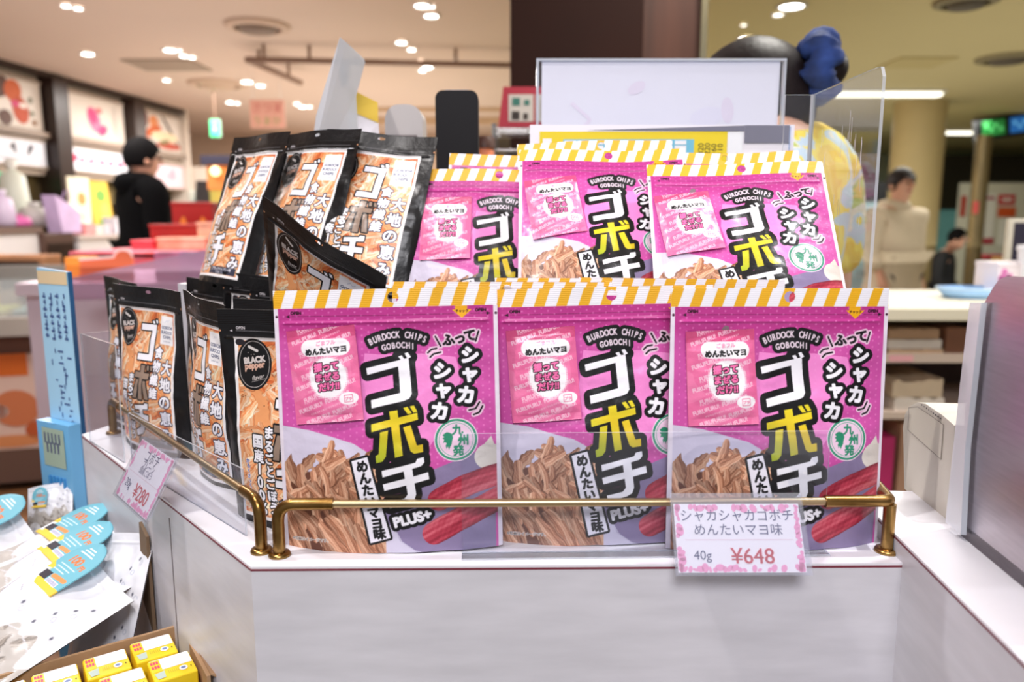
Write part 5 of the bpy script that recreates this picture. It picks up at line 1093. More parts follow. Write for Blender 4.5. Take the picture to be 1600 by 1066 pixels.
# on the back counter
c = at(1518, 462, 2.45); c.z = zc; t = thing('cash_tray', 'pale blue shallow tray on the cream back counter', 'tray', c); M_TRAY = mat('tray_blue', (158, 200, 246), .35)
m = MB(); m.lathe([(.0001, .004), (.075, .004), (.105, .032), (.110, .032), (.082, 0), (.0001, 0)], M_TRAY, n=28, sy=.7); m.build('tray_dish', t); m = MB(); m.lathe([(.104, .030), (.112, .030), (.112, .035), (.104, .035)], mat('tray_rim', (200, 226, 252), .35), n=28, sy=.7); m.build('rim', t)
c = at(1575, 452, 2.5); c.z = zc; t = thing('gift_box', 'white gift box with pink flower print on the back counter', 'gift box', c); M_GB, M_FL = mat('gift_white', (242, 232, 240), .5), mat('gift_pink', (232, 130, 194), .5)
m = MB(); m.box((0, 0, .05), (.155, .12, .10), M_GB, bev=.002); r = random.Random(8)
for i in range(16): m.blob((-.045+r.uniform(-.025, .03), -.061, .05+r.uniform(-.042, .042)), UX, UZ, .008*r.uniform(.6, 1.4), .008, M_FL, .0006, r.uniform(0, 3), 10)
m.blob((.062, -.061, .082), UX, UZ, .012, .01, M_FL, .0006); m.build('box_body', t); m = MB(); m.box((0, 0, .106), (.158, .123, .014), M_GB, bev=.002); m.build('lid', t)
c = at(1610, 420, 2.65); c.z = zc; t = thing('monitor', 'dark screened monitor with pale frame at the right edge behind the gift box', 'monitor', c)
m = MB(); m.box((0, 0, .15), (.19, .02, .20), mat('monitor_frame', (198, 192, 178), .4), bev=.003); m.build('frame', t); m = MB(); m.box((.006, -.011, .15), (.165, .003, .175), mat('screen_dark', (44, 40, 54), .2)); m.build('screen', t); m = MB(); m.box((0, .01, .025), (.05, .03, .05), mat('monitor_frame', (198, 192, 178))); m.build('stand', t)
c = at(1608, 410, 2.45); c.z = zc; t = thing('paper_cup', 'white ribbed cup at the right edge in front of the dark screen', 'cup', c); M_CUP = mat('cup_white', (236, 236, 244), .5)
m = MB(); m.lathe([(.0001, 0), (.026, 0), (.034, .155)], M_CUP, n=24); m.build('cup_body', t); m = MB(); m.lathe([(.036, .15), (.038, .156), (.036, .168), (.0001, .170)], M_CUP, n=24); m.build('lid', t)
# ================================================================== left: shop front panels and its goods
M_PNL = mat('sign_panel', (216, 204, 192), .4, emit=.02); M_SGN = mat('sign_white', (228, 228, 236), .4, emit=.20)
def soft(name, c): return mat(name, c, .6)
def shop_panel(px0, px1, zt_, zb_, label, cat, marks, m_base, off=-.055, name='shop_poster'):
    s0, s1 = ws(px0, 200), ws(px1, 200); c = wp((s0+s1)/2, (zt_+zb_)/2, 0); w, h = s1-s0, zt_-zb_
    t = thing(name, label, cat, c); mb = MB(); q = [wp(s0, zb_, off)-c, wp(s1, zb_, off)-c, wp(s1, zb_, off+.04)-c, wp(s0, zb_, off+.04)-c]
    mb.prism(q, m_base, (0, 0, h)); n = WN
    for i, (x, z, rx, rz, ang, col) in enumerate(marks):
        mm = mat('pr_%02x%02x%02x' % tuple(col), col, .6); mb.blob(WD*(x*w)+Vector((0, 0, z*h))+n*(off+.0405), WD, UZ, rx*w, rz*h, mm, .0008*(i+1), ang)
    mb.build('printed_panel', t)
    mb = MB(); e = .025
    for a_, b_, za, zb2 in ((s0, s1, zt_-e, zt_), (s0, s1, zb_, zb_+e)): mb.prism([p-c-Vector((0, 0, 0)) for p in (wp(a_, za, off), wp(b_, za, off), wp(b_, za, off+.055), wp(a_, za, off+.055))], mat('panel_frame', (170, 152, 136), .5), (0, 0, zb2-za))
    mb.build('frame', t); return t
zA, zB, zC, zD = CEIL-.10, zpb+.04, zpb-.02, zlb
OR1, OR2, BR, PK, DP, GN, WH, GY = (206, 96, 44), (222, 140, 88), (96, 66, 56), (226, 120, 152), (210, 66, 118), (120, 118, 96), (246, 238, 230), (170, 158, 148)
shop_panel(-60, 70, zA, zB, 'left-hand shop poster with blurred orange food on a beige ground', 'poster', [(-.05, .25, .16, .22, .2, BR), (.14, .22, .11, .20, .3, OR1), (.22, -.12, .10, .26, .35, (190, 74, 34)), (.16, -.02, .06, .06, 0, DP), (.25, -.03, .05, .05, 0, WH), (.35, .1, .03, .06, 0, GN), (.36, -.15, .03, .05, 0, GN), (.38, -.32, .035, .05, 0, (140, 96, 60)), (.02, -.30, .08, .14, 0, BR)], M_PNL)
shop_panel(93, 196, zA, zB, 'middle shop poster with a pink flower spray on a cream ground', 'poster', [(.02, -.02, .09, .30, .62, PK), (.0, .06, .06, .18, .62, DP), (.14, -.22, .08, .11, .4, DP), (.10, .20, .05, .06, 0, (220, 110, 110)), (-.36, -.06, .03, .16, 0, GY), (.34, .05, .025, .34, 0, (196, 184, 174))], M_PNL)
shop_panel(213, 283, zA, zB, 'right-hand shop poster with a bowl and orange food beside the cream pilaster', 'poster', [(-.28, .28, .06, .22, 0, (120, 62, 52)), (-.1, .24, .10, .16, 0, OR2), (-.14, .0, .2, .12, .3, OR1), (.26, .08, .28, .05, -.75, (70, 52, 44)), (.12, -.08, .3, .13, 0, (236, 216, 178)), (.20, -.30, .28, .09, 0, (186, 70, 44)), (.1, -.22, .12, .06, .2, (132, 124, 84))], M_PNL)
shop_panel(-60, 70, zC, zD, 'white lit sign with two dark blurred characters below the orange food poster', 'sign', [(.08, .18, .045, .10, .5, (120, 118, 124)), (.10, .08, .02, .16, 0, (90, 88, 96)), (.30, .16, .045, .11, .6, (110, 108, 116)), (.27, .02, .02, .12, 0, (96, 94, 100)), (-.15, -.22, .3, .035, 0, (186, 186, 196)), (.25, -.26, .2, .03, 0, (190, 190, 200))], M_SGN, name='lit_sign')
shop_panel(95, 196, zC, zD, 'white lit sign with pink brush lettering below the flower poster', 'sign', [(-.34, .02, .07, .14, .3, (236, 80, 120)), (-.22, -.02, .05, .09, 0, (238, 110, 140)), (-.08, -.02, .06, .10, .2, (238, 118, 146)), (.08, -.03, .06, .10, 0, (236, 108, 138)), (.22, -.03, .06, .11, .3, (238, 118, 146)), (.38, -.03, .07, .12, 0, (240, 124, 150)), (.05, .26, .34, .03, 0, (180, 160, 160))], M_SGN, name='lit_sign')
shop_panel(213, 283, zC-.05, zD-.10, 'pale pink lit sign beside the head of the dark-clad person', 'sign', [(.2, .0, .12, .16, 0, (226, 186, 200)), (.25, .1, .05, .2, 0, (214, 166, 186))], mat('sign_blush', (236, 208, 216), .4, emit=.15), name='lit_sign')
# showcases under the posters
def wthing(px0, px1, z0, z1, o0, o1, name, label, cat, m, extra=None, g=None, pyr=380, bev=0):
    """box parallel to the shop front, columns measured at the distance of its front face"""
    p0 = P0+WN*o1; a, b = on_plane(px0, pyr, p0, WN), on_plane(px1, pyr, p0, WN); s0, s1 = (a-p0).dot(WD), (b-p0).dot(WD)
    c = p0+WD*((s0+s1)/2)-WN*((o1-o0)/2); c.z = z0; t = thing(name, label, cat, c, (0, 0, math.atan2(WD.y, WD.x)), g); w = s1-s0
    mb = MB(); mb.box((0, 0, (z1-z0)/2), (w, o1-o0, z1-z0), m, bev=bev); return t, w, o1-o0, z1-z0, mb
def zat(px, py, o): return on_plane(px, py, P0+WN*o, WN).z
M_CASE = mat('case_white', (226, 224, 226), .4); M_BRN = mat('case_brown', (82, 58, 48), .5); M_TOPB = mat('case_top_brown', (110, 88, 78), .4)
t, w, d, h, mb = wthing(-140, 62, 0, zat(30, 364, .9), .2, .9, 'showcase', 'white showcase with a brown top edge at the far left under the white lit sign', 'showcase', M_CASE); mb.build('cabinet', t)
mb = MB(); mb.box((0, 0, h+.02), (w+.04, d+.04, .05), M_TOPB); mb.build('top_board', t); mb = MB(); mb.box((0, -d/2-.004, h*.66), (w*.96, .008, .10), mat('case_grey', (150, 160, 164), .3)); mb.build('glass_strip', t); mb = MB(); mb.box((0, -d/2-.006, h*.35), (w*.98, .012, h*.4), mat('case_wood', (164, 110, 74), .5, noise=.2, nscale=3, stretch=(1, 1, 6))); mb.build('wooden_front', t)
t, w, d, h, mb = wthing(70, 117, 0, zat(90, 364, .95), .35, .95, 'cabinet', 'dark brown cabinet standing between the two white showcases', 'cabinet', M_BRN, bev=.01); mb.build('body', t); mb = MB(); mb.box((0, -d/2-.004, h*.5), (w*.86, .008, h*.86), M_DKW); mb.build('door', t)
t, w, d, h, mb = wthing(124, 300, 0, zat(170, 372, .95), .25, .95, 'showcase', 'white showcase partly hidden by the dark-clad person', 'showcase', M_CASE); mb.build('cabinet', t); mb = MB(); mb.box((0, 0, h+.015), (w+.04, d+.04, .03), mat('case_top', (214, 204, 200), .3)); mb.build('top_board', t)
zc1 = zat(30, 364, .9)+.045; zc2 = zat(170, 372, .95)+.03
def lump(px, py, o, r, m, name, label, cat, zb, g=None, prof=None, ext=None):
    p = on_plane(px, py, P0+WN*o, WN); t = thing(name, label, cat, (p.x, p.y, zb), (0, 0, math.atan2(WD.y, WD.x)), g); h = (p.z-zb)*2 if p.z > zb else r
    mb = MB(); mb.lathe([(a*r, b*h) for a, b in (prof or [(.0001, 0), (.8, 0), (1, .12), (.98, .5), (.8, .9), (.3, 1), (.0001, 1)])], m, n=18); mb.build('wrap', t)
    if ext: ext(t, r, h)
    return t
def knot(c):
    return lambda t, r, h: MB().lathe([(.0001, h*.97), (r*.22, h), (r*.45, h*1.14), (r*.3, h*1.2), (.0001, h*1.12)], c, n=14).build('tied_top', t)
lump(27, 346, .62, .105, mat('wrap_pink', (226, 110, 178), .5), 'wrapped_sweet', 'round pink wrapped sweet on the far left showcase', 'wrapped sweet', zc1, 'wrapped goods on the showcases', None, knot(mat('wrap_pink2', (236, 150, 200), .5)))
lump(54, 338, .6, .125, mat('wrap_silver', (206, 204, 200), .45, noise=.15, nscale=8), 'wrapped_sweet', 'grey-white wrapped bundle right of the round pink sweet', 'wrapped sweet', zc1, 'wrapped goods on the showcases', None, knot(mat('wrap_silver2', (226, 224, 222), .45)))
lump(4, 330, .62, .09, mat('wrap_lilac', (204, 188, 214), .45), 'wrapped_sweet', 'lilac wrapped bundle at the left edge beside the round pink sweet', 'wrapped sweet', zc1, 'wrapped goods on the showcases', None, knot(mat('wrap_lilac2', (222, 210, 230), .45)))
lump(22, 310, .34, .12, mat('wrap_pale', (214, 220, 208), .5), 'wrapped_sweet', 'pale green-white bundle standing behind the pink sweet', 'wrapped sweet', zc1, 'wrapped goods on the showcases', None, knot(mat('wrap_pale2', (236, 236, 230), .45)))
# lilac paper carrier
p = on_plane(104, 362, P0+WN*.9, WN); t = thing('paper_carrier', 'lilac paper carrier bag standing on the brown cabinet', 'paper bag', (p.x, p.y, zat(90, 364, .95)), (0, 0, math.atan2(WD.y, WD.x))); M_LIL = mat('lilac_paper', (206, 182, 222), .6, noise=.1, nscale=9)
mb = MB(); mb.prism([(-.13, -.06, 0), (.10, -.06, 0), (.13, -.05, .15), (.02, -.05, .22), (-.17, -.05, .30)], M_LIL, (0, .12, 0)); mb.build('bag_body', t); mb = MB(); mb.tube([(-.10, -.05, .27), (-.08, -.07, .33), (-.02, -.07, .34), (.0, -.05, .26)], .005, mat('lilac_cord', (180, 150, 200), .6), 8); mb.build('handle', t)
for px, py, c, lb in ((128, 356, (232, 150, 150), 'small red-pink sweets box left on the middle showcase'), (146, 360, (238, 214, 206), 'small cream sweets box on the middle showcase'), (158, 358, (220, 190, 200), 'pale pink sweets box on the middle showcase near the dark-clad person'), (176, 350, (228, 226, 236), 'tall white sweets box touching the dark-clad person')):
    a = on_plane(px, py, P0+WN*.75, WN); hh = max(.06, (a.z-zc2)*1.6); mb = MB(); mb.box((0, 0, hh/2), (.12, .12, hh), mat('sw_%02x%02x' % c[:2], c, .5), bev=.006); mb.box((0, 0, hh+.004), (.124, .124, .012), M_CASE); o = mb.build('sweets_box'); o.location = (a.x, a.y, zc2); tag(o, lb, 'sweets box', 'sweets boxes on the showcase')
def stand_poster(px0, px1, py0, py1, o, label, base, marks, lean=.0):
    a = on_plane((px0+px1)/2, py1, P0+WN*o, WN); p0 = P0+WN*o; b0_, b1_ = on_plane(px0, 330, p0, WN), on_plane(px1, 330, p0, WN); w = (b1_-b0_).length; zt = on_plane(px0, py0, p0, WN).z
    t = thing('counter_poster', label, 'poster', (a.x, a.y, zc2), (0, 0, math.atan2(WD.y, WD.x)), 'posters standing on the showcase'); h = zt-zc2
    mb = MB(); mb.prism([(-w/2-lean, -.006, h), (w/2-lean, -.006, h), (w/2, -.006, 0), (-w/2, -.006, 0)], base, (0, .012, 0))
    for i, (x, z, rx, rz, c) in enumerate(marks): mb.blob((x*w-lean*z, -.006, z*h), UX, UZ, rx*w, rz*h, mat('pr_%02x%02x%02x' % c, c, .6), .0006*(i+1))
    mb.build('printed_face', t); return t
stand_poster(110, 143, 276, 345, .35, 'cream standing poster with an orange blot behind the lilac carrier', mat('poster_cream', (230, 222, 196), .6, emit=.08), [(.1, .62, .2, .12, (214, 142, 78)), (-.1, .3, .3, .08, (206, 198, 170))])
stand_poster(148, 178, 283, 340, .35, 'leaning yellow and green poster beside the dark-clad person', mat('poster_yellow', (216, 178, 68), .6, emit=.08), [(.05, .72, .26, .12, (110, 160, 70)), (.15, .45, .22, .14, (190, 190, 90)), (.0, .2, .3, .12, (120, 150, 60))], .08)
mb = MB(); a = on_plane(3, 275, P0-WN*.2, WN); mb.box((0, 0, 0), (.12, .06, .24), mat('green_lamp', (110, 220, 170), .4, emit=.9), bev=.02); mb.box((0, .045, .02), (.04, .04, .30), M_DKW); o = mb.build('green_lamp'); o.location = a; o.rotation_euler = (0, 0, math.atan2(WD.y, WD.x)); tag(o, 'glowing green lamp at the left edge under the white lit sign', 'lamp')
# person in black
pd = 4.9; c = at(226, 300, pd); person('person in black clothes with their back turned beside the pale pink lit sign', (c.x, pd, 0), math.pi-.75, 1.82, mat('hair_black', (9, 8, 9), .8, spec=.1), mat('jacket_black', (7, 7, 8), .95, spec=.05), mat('trousers_black', (8, 8, 9), .95, spec=.05), M_SKIN2, bulk=1.9, head_drop=.03, hood=True, arm_bend=(.2, .9))
# things beyond: grey pillar display, dark tablet stand
c = at(330, 300, 9.0); mb = MB(); mb.box((0, 0, .82), (.42, .3, 1.64), mat('locker_grey', (176, 178, 168), .5), bev=.01); mb.box((0, -.155, 1.45), (.3, .01, .2), mat('locker_teal', (130, 156, 148), .5)); o = mb.build('grey_cabinet'); o.location = (c.x, c.y, 0); tag(o, 'tall grey-green cabinet right of the cream pilaster', 'cabinet')
c = at(311, 290, 8.3); t = thing('menu_stand', 'black menu stand with a pinkish picture in front of the cream pilaster', 'menu stand', (c.x, c.y, 0)); mb = MB(); mb.prism([(-.085, 0, 1.25), (.11, 0, 1.25), (.13, 0, 1.72), (-.03, 0, 1.72)], mat('stand_black', (40, 36, 38), .5), (0, .03, 0)); mb.build('board', t); mb = MB(); mb.quad((.04, 0, 1.38), UX, UZ, .10, .16, mat('stand_pic', (190, 140, 150), .6), .001); mb.build('picture', t); mb = MB(); mb.tube([(.01, .02, 0), (.01, .02, 1.26)], .02, mat('stand_black', (0, 0, 0)), 8); mb.box((.01, .02, .01), (.3, .3, .02), mat('stand_black', (0, 0, 0))); mb.build('base_pole', t)
c = at(372, 300, 6.0); t = thing('market_stall', 'orange stall with a glowing bulb under a dark awning behind the black pouches', 'stall', (c.x, c.y, 0)); mb = MB(); mb.box((.08, 0, .78), (.44, .4, 1.56), mat('stall_yellow', (206, 168, 70), .6, noise=.3, nscale=6, col2=(120, 140, 60))); mb.build('stall_body', t); mb = MB(); mb.box((.08, .0, 1.62), (.46, .42, .18), mat('stall_orange', (216, 130, 60), .6)); mb.build('orange_board', t); mb = MB(); mb.box((.10, 0, 1.74), (.56, .5, .07), mat('awning_navy', (48, 44, 66), .6), bev=.01); mb.build('awning', t); mb = MB(); mb.ball((-.07, -.25, 1.66), .035, mat('bulb', (255, 226, 170), .4, emit=2.5), 10); mb.build('bulb', t)
# stall of red boxes in the middle distance
Yt = 3.3; zt = at(280, 392, Yt).z; a, b = at(128, 392, Yt), at(395, 392, Yt)
t = thing('sales_table', 'sales table with a red and pink cloth carrying the red boxes', 'table', ((a.x+b.x)/2, Yt+.4, 0)); w = b.x-a.x; M_RC = mat('cloth_red', (204, 62, 66), .7, noise=.25, nscale=7, col2=(226, 130, 150))
mb = MB(); mb.box((0, 0, zt-.015), (w, 1.0, .03), M_RC, bev=.005); mb.box((0, -.49, zt-.16), (w, .02, .30), M_RC); mb.build('cloth', t)
for sx_ in (-w/2+.06, w/2-.06):
    for sy_ in (-.4, .4): mb = MB(); mb.box((sx_, sy_, (zt-.03)/2), (.04, .04, zt-.03), M_BRN); mb.build('leg', t)
def red_box(px0, px1, py0, py1, Y, m, lb, gold=None, name='gift_carton'):
    a, b = at(px0, py1, Y), at(px1, py0, Y); w_, h_ = b.x-a.x, b.z-zt; t = thing(name, lb, 'gift box', ((a.x+b.x)/2, Y+.08, zt), (0, 0, 0), 'boxes on the sales table'); mb = MB(); mb.box((0, 0, h_/2), (w_, .16, h_), m, bev=.004)
    if gold:
        for x in gold: mb.blob((x*w_, -.081, h_*.5), UX, UZ, w_*.09, h_*.22, mat('gold_print', (206, 116, 40), .5), .001)
    mb.build('box_body', t); mb = MB(); mb.box((0, 0, h_+.006), (w_+.006, .166, .014), m, bev=.003); mb.build('lid', t); return t
M_RB, M_RB2 = mat('box_red', (150, 24, 20), .45), mat('box_red2', (190, 50, 36), .5)
red_box(272, 331, 320, 392, 3.75, M_RB, 'tall dark red box with two gold marks behind the other red boxes', (-.22, .26)); red_box(236, 318, 355, 392, 3.5, M_RB, 'wide dark red box in front of the one with gold marks'); red_box(310, 352, 352, 394, 3.42, mat('box_peach', (232, 178, 150), .6, noise=.2, nscale=10), 'peach and white patterned box right of the red boxes'); red_box(206, 238, 380, 396, 3.4, mat('box_rose', (226, 84, 96), .5), 'low rose red box left of the wide red box'); red_box(246, 320, 376, 398, 3.36, mat('box_whitepeach', (240, 206, 180), .5, noise=.25, nscale=9, col2=(226, 120, 80)), 'low peach and white box at the front of the red boxes')
# orange shelf talker and its carton
Yo = 2.5; t = thing('shelf_talker', 'orange card with a round white-rimmed top on the low shelf behind the blue signboard', 'shelf card', at(165, 425, Yo)); o = at(165, 425, Yo); M_OC = mat('card_orange', (226, 110, 70), .6)
pts = [(124, 440), (125, 406), (178, 402)]+[(192-14*math.cos(q), 402-11*math.sin(q)) for q in [math.pi*i/8 for i in range(9)]]+[(208, 402), (210, 440)]
mb = MB(); mb.prism([at(x, y, Yo)-o for x, y in pts], M_OC, (0, .004, 0)); mb.build('card', t); mb = MB(); mb.tube([at(192-14.5*math.cos(q), 402-11.5*math.sin(q), Yo-.003)-o for q in [math.pi*i/8 for i in range(9)]], .004, mat('rim_pink', (240, 200, 196), .6), 6); mb.tube([at(124, 406, Yo-.003)-o, at(177, 402, Yo-.003)-o], .004, mat('rim_pink', (240, 200, 196)), 6); mb.build('white_rim', t)
a, b = at(104, 440, Yo+.1), at(128, 402, Yo+.1); mb = MB(); mb.box((0, 0, (b.z-a.z)/2), (b.x-a.x, .1, b.z-a.z), mat('carton_orange', (226, 138, 40), .5)); o_ = mb.build('snack_carton'); o_.location = ((a.x+b.x)/2, Yo+.15, a.z); tag(o_, 'small bright orange carton left of the orange shelf card', 'carton')
a, b = at(95, 445, Yo+.2), at(420, 445, Yo+.2); zl = at(165, 441, Yo).z; t = thing('low_shelf', 'low shelf unit with a mauve clear front below the sales table', 'shelf', ((a.x+b.x)/2, Yo+.3, 0)); w = b.x-a.x; mb = MB(); mb.box((0, 0, zl-.02), (w, .7, .04), mat('shelf_mauve', (244, 226, 238), .5)); mb.build('shelf_board', t)
mb = MB(); mb.box((0, .0, (zl-.04)/2), (w*.98, .62, zl-.04), mat('shelf_side', (240, 222, 236), .6)); mb.build('cabinet', t)
mb = MB(); mb.prism([at(112, 434, 2.2)-Vector(t.location), at(348, 384, 2.35)-Vector(t.location), at(348, 460, 2.35)-Vector(t.location), at(112, 470, 2.2)-Vector(t.location)], clear_mat('mauve_screen', (234, 214, 228), .4, 1, .15, (206, 176, 200)), (0, .006, 0), side=M_EDGE); mb.build('clear_screen', t)
for px, c, lb in ((262, (206, 112, 150), 'pink packet standing behind the mauve clear screen'), (300, (186, 120, 170), 'purple-pink packet behind the mauve clear screen near the black pouches')):
    a = at(px, 440, 2.5); mb = MB(); mb.box((0, 0, .05), (.09, .03, .10), mat('pk_%d' % px, c, .5, noise=.3, nscale=14), bev=.008); o_ = mb.build('sweet_packet'); o_.location = (a.x, 2.52, zl); tag(o_, lb, 'packet', 'packets behind the mauve screen')
# long chilled case at the lower left
Yf = 3.55; a, b = at(-120, 520, Yf), at(92, 520, Yf); M_CHI, M_CHG = mat('case_steel', (170, 164, 156), .35, metal=.6), mat('case_beige', (196, 180, 160), .5)
t = thing('chilled_case', 'long chilled display case with orange food panels at the left edge', 'display case', ((a.x+b.x)/2, Yf+.4, 0), (0, 0, .28)); w = (b.x-a.x)*1.05; zr = at(30, 505, Yf).z
mb = MB(); mb.box((0, .1, .14), (w, .9, .20), mat('case_dark', (110, 84, 72), .5)); mb.build('base', t); mb = MB(); mb.box((0, .1, (zr+.24)/2), (w, .86, zr-.24), mat('case_brown2', (120, 78, 58), .5)); mb.build('tub', t)
mb = MB(); mb.prism([(-w/2, -.37, zr-.06), (w/2, -.37, zr-.06), (w/2, -.33, zr+.02), (-w/2, -.33, zr+.02)], M_CHI, (0, -.06, 0)); mb.build('steel_rim', t); mb = MB(); mb.box((0, .5, zr+.10), (w, .06, .24), M_CHI); mb.build('rear_ledge', t)
mb = MB(); mb.box((-.1, -.342, zr*.53), (w*.62, .02, zr*.56), mat('panel_cream', (236, 206, 190), .5)); f_ = Vector((-.1, -.353, zr*.53)); 
mb.quad(f_+Vector((-.05, 0, zr*.22)), UX, UZ, w*.5, zr*.13, mat('panel_orange', (232, 118, 40), .5), .001)
for x, z, rx, rz, c in ((.05, -.03, .10, .09, (214, 128, 84)), (.16, -.14, .08, .05, (200, 96, 50)), (-.10, -.04, .12, .05, (240, 224, 214)), (.02, -.19, .14, .03, (226, 150, 96)), (-.22, .04, .06, .06, (206, 186, 170))): mb.blob(f_+Vector((x, 0, z)), UX, UZ, rx, rz, mat('fp_%02x%02x' % c[:2], c, .5), .002)
mb.build('food_panel', t); mb = MB(); mb.prism([(-w/2, -.32, zr), (w/2, -.32, zr), (w/2, .46, zr+.14), (-w/2, .46, zr+.14)], clear_mat('case_glass', (225, 232, 228), .12, 1, .05), (0, 0, .01)); mb.build('glass_cover', t)
for i, c in enumerate(((226, 214, 120), (206, 220, 226), (190, 170, 60), (224, 204, 190))):
    mb = MB(); mb.box((0, 0, .04), (.20, .3, .08), mat('fr_%d' % i, c, .5), bev=.01); o_ = mb.build('chilled_pack'); q = Matrix.Rotation(.28, 4, 'Z') @ Vector((-.25+.24*i, .05, 0)); o_.location = (t.location.x+q.x, t.location.y+q.y, zr-.05+.0); o_.rotation_euler = (0, 0, .28); tag(o_, ['yellow', 'pale blue', 'olive yellow', 'cream'][i]+' pack lying under the glass of the chilled case', 'chilled pack', 'packs in the chilled case')
for px0, px1, py0, py1, Y, c, lb in ((-30, 82, 398, 418, 5.0, (196, 140, 100), 'long tan tray rack behind the chilled case'),):
    a, b = at(px0, py1, Y), at(px1, py0, Y); mb = MB(); mb.box((0, 0, b.z/2), (b.x-a.x, .2, b.z), mat('rack_tan', c, .5, noise=.3, nscale=4, stretch=(1, 1, 5)), bev=.01); mb.box((0, -.155, b.z-.05), (b.x-a.x, .01, .03), M_DKW); o_ = mb.build('tray_rack'); o_.location = ((a.x+b.x)/2, Y, 0); tag(o_, lb, 'rack')

# ================================================================== lower left: blue signboard, white snack bags, yellow boxes
# low fixture under the bags
t = thing('low_table', 'low dark table under the white snack bags left of the counter', 'table', (-.66, .62, 0)); mb = MB(); mb.prism([(-.40, -.42, .66), (.24, -.42, .66), (.24, .06, .66), (-.02, .36, .66), (-.40, .36, .66)], mat('table_dark', (70, 58, 50), .5), (0, 0, .03)); mb.build('table_top', t)
for x, y in ((-.34, -.36), (.18, -.36), (-.34, .30), (-.06, .30)): mb = MB(); mb.box((x, y, .33), (.05, .05, .66), M_BRN); mb.build('leg', t)
TZ = .69
fl, fr = at(78, 640, .965), at(124, 640, .935); ux = (fr-fl); ux.z = 0; wt = ux.length; ux.normalize(); nf = Vector((ux.y, -ux.x, 0)); zt = at(95, 424, .95).z
t = thing('blue_signboard', 'narrow pale blue signboard with dark handwriting left of the counter', 'signboard', (fl.x, fl.y, TZ)); M_LB, M_NB, M_STK = mat('board_blue', (176, 222, 248), .5), mat('board_navy', (28, 84, 130), .5), mat('stroke_navy', (70, 96, 150), .6)
h = zt-TZ; lean = Vector((0, 0, 0)); mb = MB(); mb.prism([Vector((0, 0, 0)), ux*wt, ux*wt+Vector((0, 0, h))+lean, Vector((0, 0, h+.004))+lean], M_LB, -nf*.006, side=M_NB); r = random.Random(3)
def fp_(x, z): return ux*(x*wt)+Vector((0, 0, z))+lean*(z/h)+nf*.0004
for c_ in range(4):
    for k in range(7):
        if r.random() < .85: mb.quad(fp_(.18+.21*c_, h-.03-.0085*k-.004*r.random()), ux, UZ, wt*.12*r.uniform(.6, 1), .0028, M_STK, .0004)
        mb.quad(fp_(.18+.21*c_+r.uniform(-.03, .03), h-.03-.0085*k), ux, UZ, .0022, .006, M_STK, .0005)
for k in range(26):
    z = h-.10-.0075*k; mb.quad(fp_(r.uniform(.35, .85), z), ux, UZ, wt*r.uniform(.05, .22), .0022, M_STK, .0004); mb.quad(fp_(r.uniform(.25, .85), z), ux, UZ, .0018, r.uniform(.004, .01), M_STK, .0004)
mb.quad(fp_(.5, h-.008), ux, UZ, wt*.96, .016, mat('board_cream', (240, 214, 170), .5), .0003); mb.build('printed_board', t)
zp = at(95, 657, .95).z-TZ; mb = MB(); mb.prism([ux*(-.06*wt)+nf*.016, ux*(1.0*wt)+nf*.016, ux*(1.0*wt)+nf*.001, ux*(-.06*wt)+nf*.001], mat('pocket_blue', (120, 190, 236), .35), (0, 0, zp)); mb.quad(ux*(.48*wt)+nf*.016+Vector((0, 0, zp-.032)), ux, UZ, wt*.72, .05, mat('pocket_card', (170, 190, 170), .6), .001)
for k in range(9): mb.quad(ux*(.22*wt+.06*wt*k)+nf*.016+Vector((0, 0, zp-.02-.012*(k % 2))), ux, UZ, .0025, .014, M_INK, .0016)
for k in range(5): mb.tube([ux*(wt*(.25+.12*k))+nf*.017+Vector((0, 0, zp-.07)), ux*(wt*(.45+.12*k))+nf*.017+Vector((0, 0, .01))], .002, mat('pocket_streak', (70, 150, 210), .4), 6)
mb.build('leaflet_pocket', t)
# white snack bags with teal header cards
def snack_art():
    A = Art(110, 150, (238, 238, 244), res=.8, ss=2); X, Y = A.xx, A.yy
    wave = 64+7*np.sin(X*.13)+5*np.sin(X*.31+1); clr = Y > wave; A.fill(clr, (196, 190, 184)); r = np.random.default_rng(5)
    for k in range(70):
        q_ = (r.uniform(0, 100), r.uniform(66, 150), r.uniform(-18, 18), r.uniform(-14, 14))
        draw_chip(A, [(q_[0], q_[1]), (q_[0]+q_[2]*.5, q_[1]+q_[3]*.5+3), (q_[0]+q_[2], q_[1]+q_[3])], 3.5, (170, 160, 150), (104, 96, 90), (214, 208, 202), k, clr)
    A.fill(A.line([(0, 65), (20, 69), (40, 62), (60, 68), (80, 60), (110, 67)], .8), (224, 224, 230)); A.fill(A.ell(26, 104, 17, 19), (242, 242, 246)); A.fill(A.ell(26, 100, 4, 3), (190, 192, 204))
    for x, y in ((84, 40), (96, 22), (78, 52), (60, 50), (100, 50), (90, 30)): A.fill(A.ell(x, y, 1.1, 1.5), (90, 92, 110)); A.fill(A.ell(x+4, y+3, 2.2, 2.2) & ~A.ell(x+4, y+3, 1.4, 1.4), (196, 200, 214))
    A.fill(A.line([(30, 40), (36, 56)], .8) | A.line([(42, 44), (50, 48)], .6), (150, 150, 170)); return A.grid()
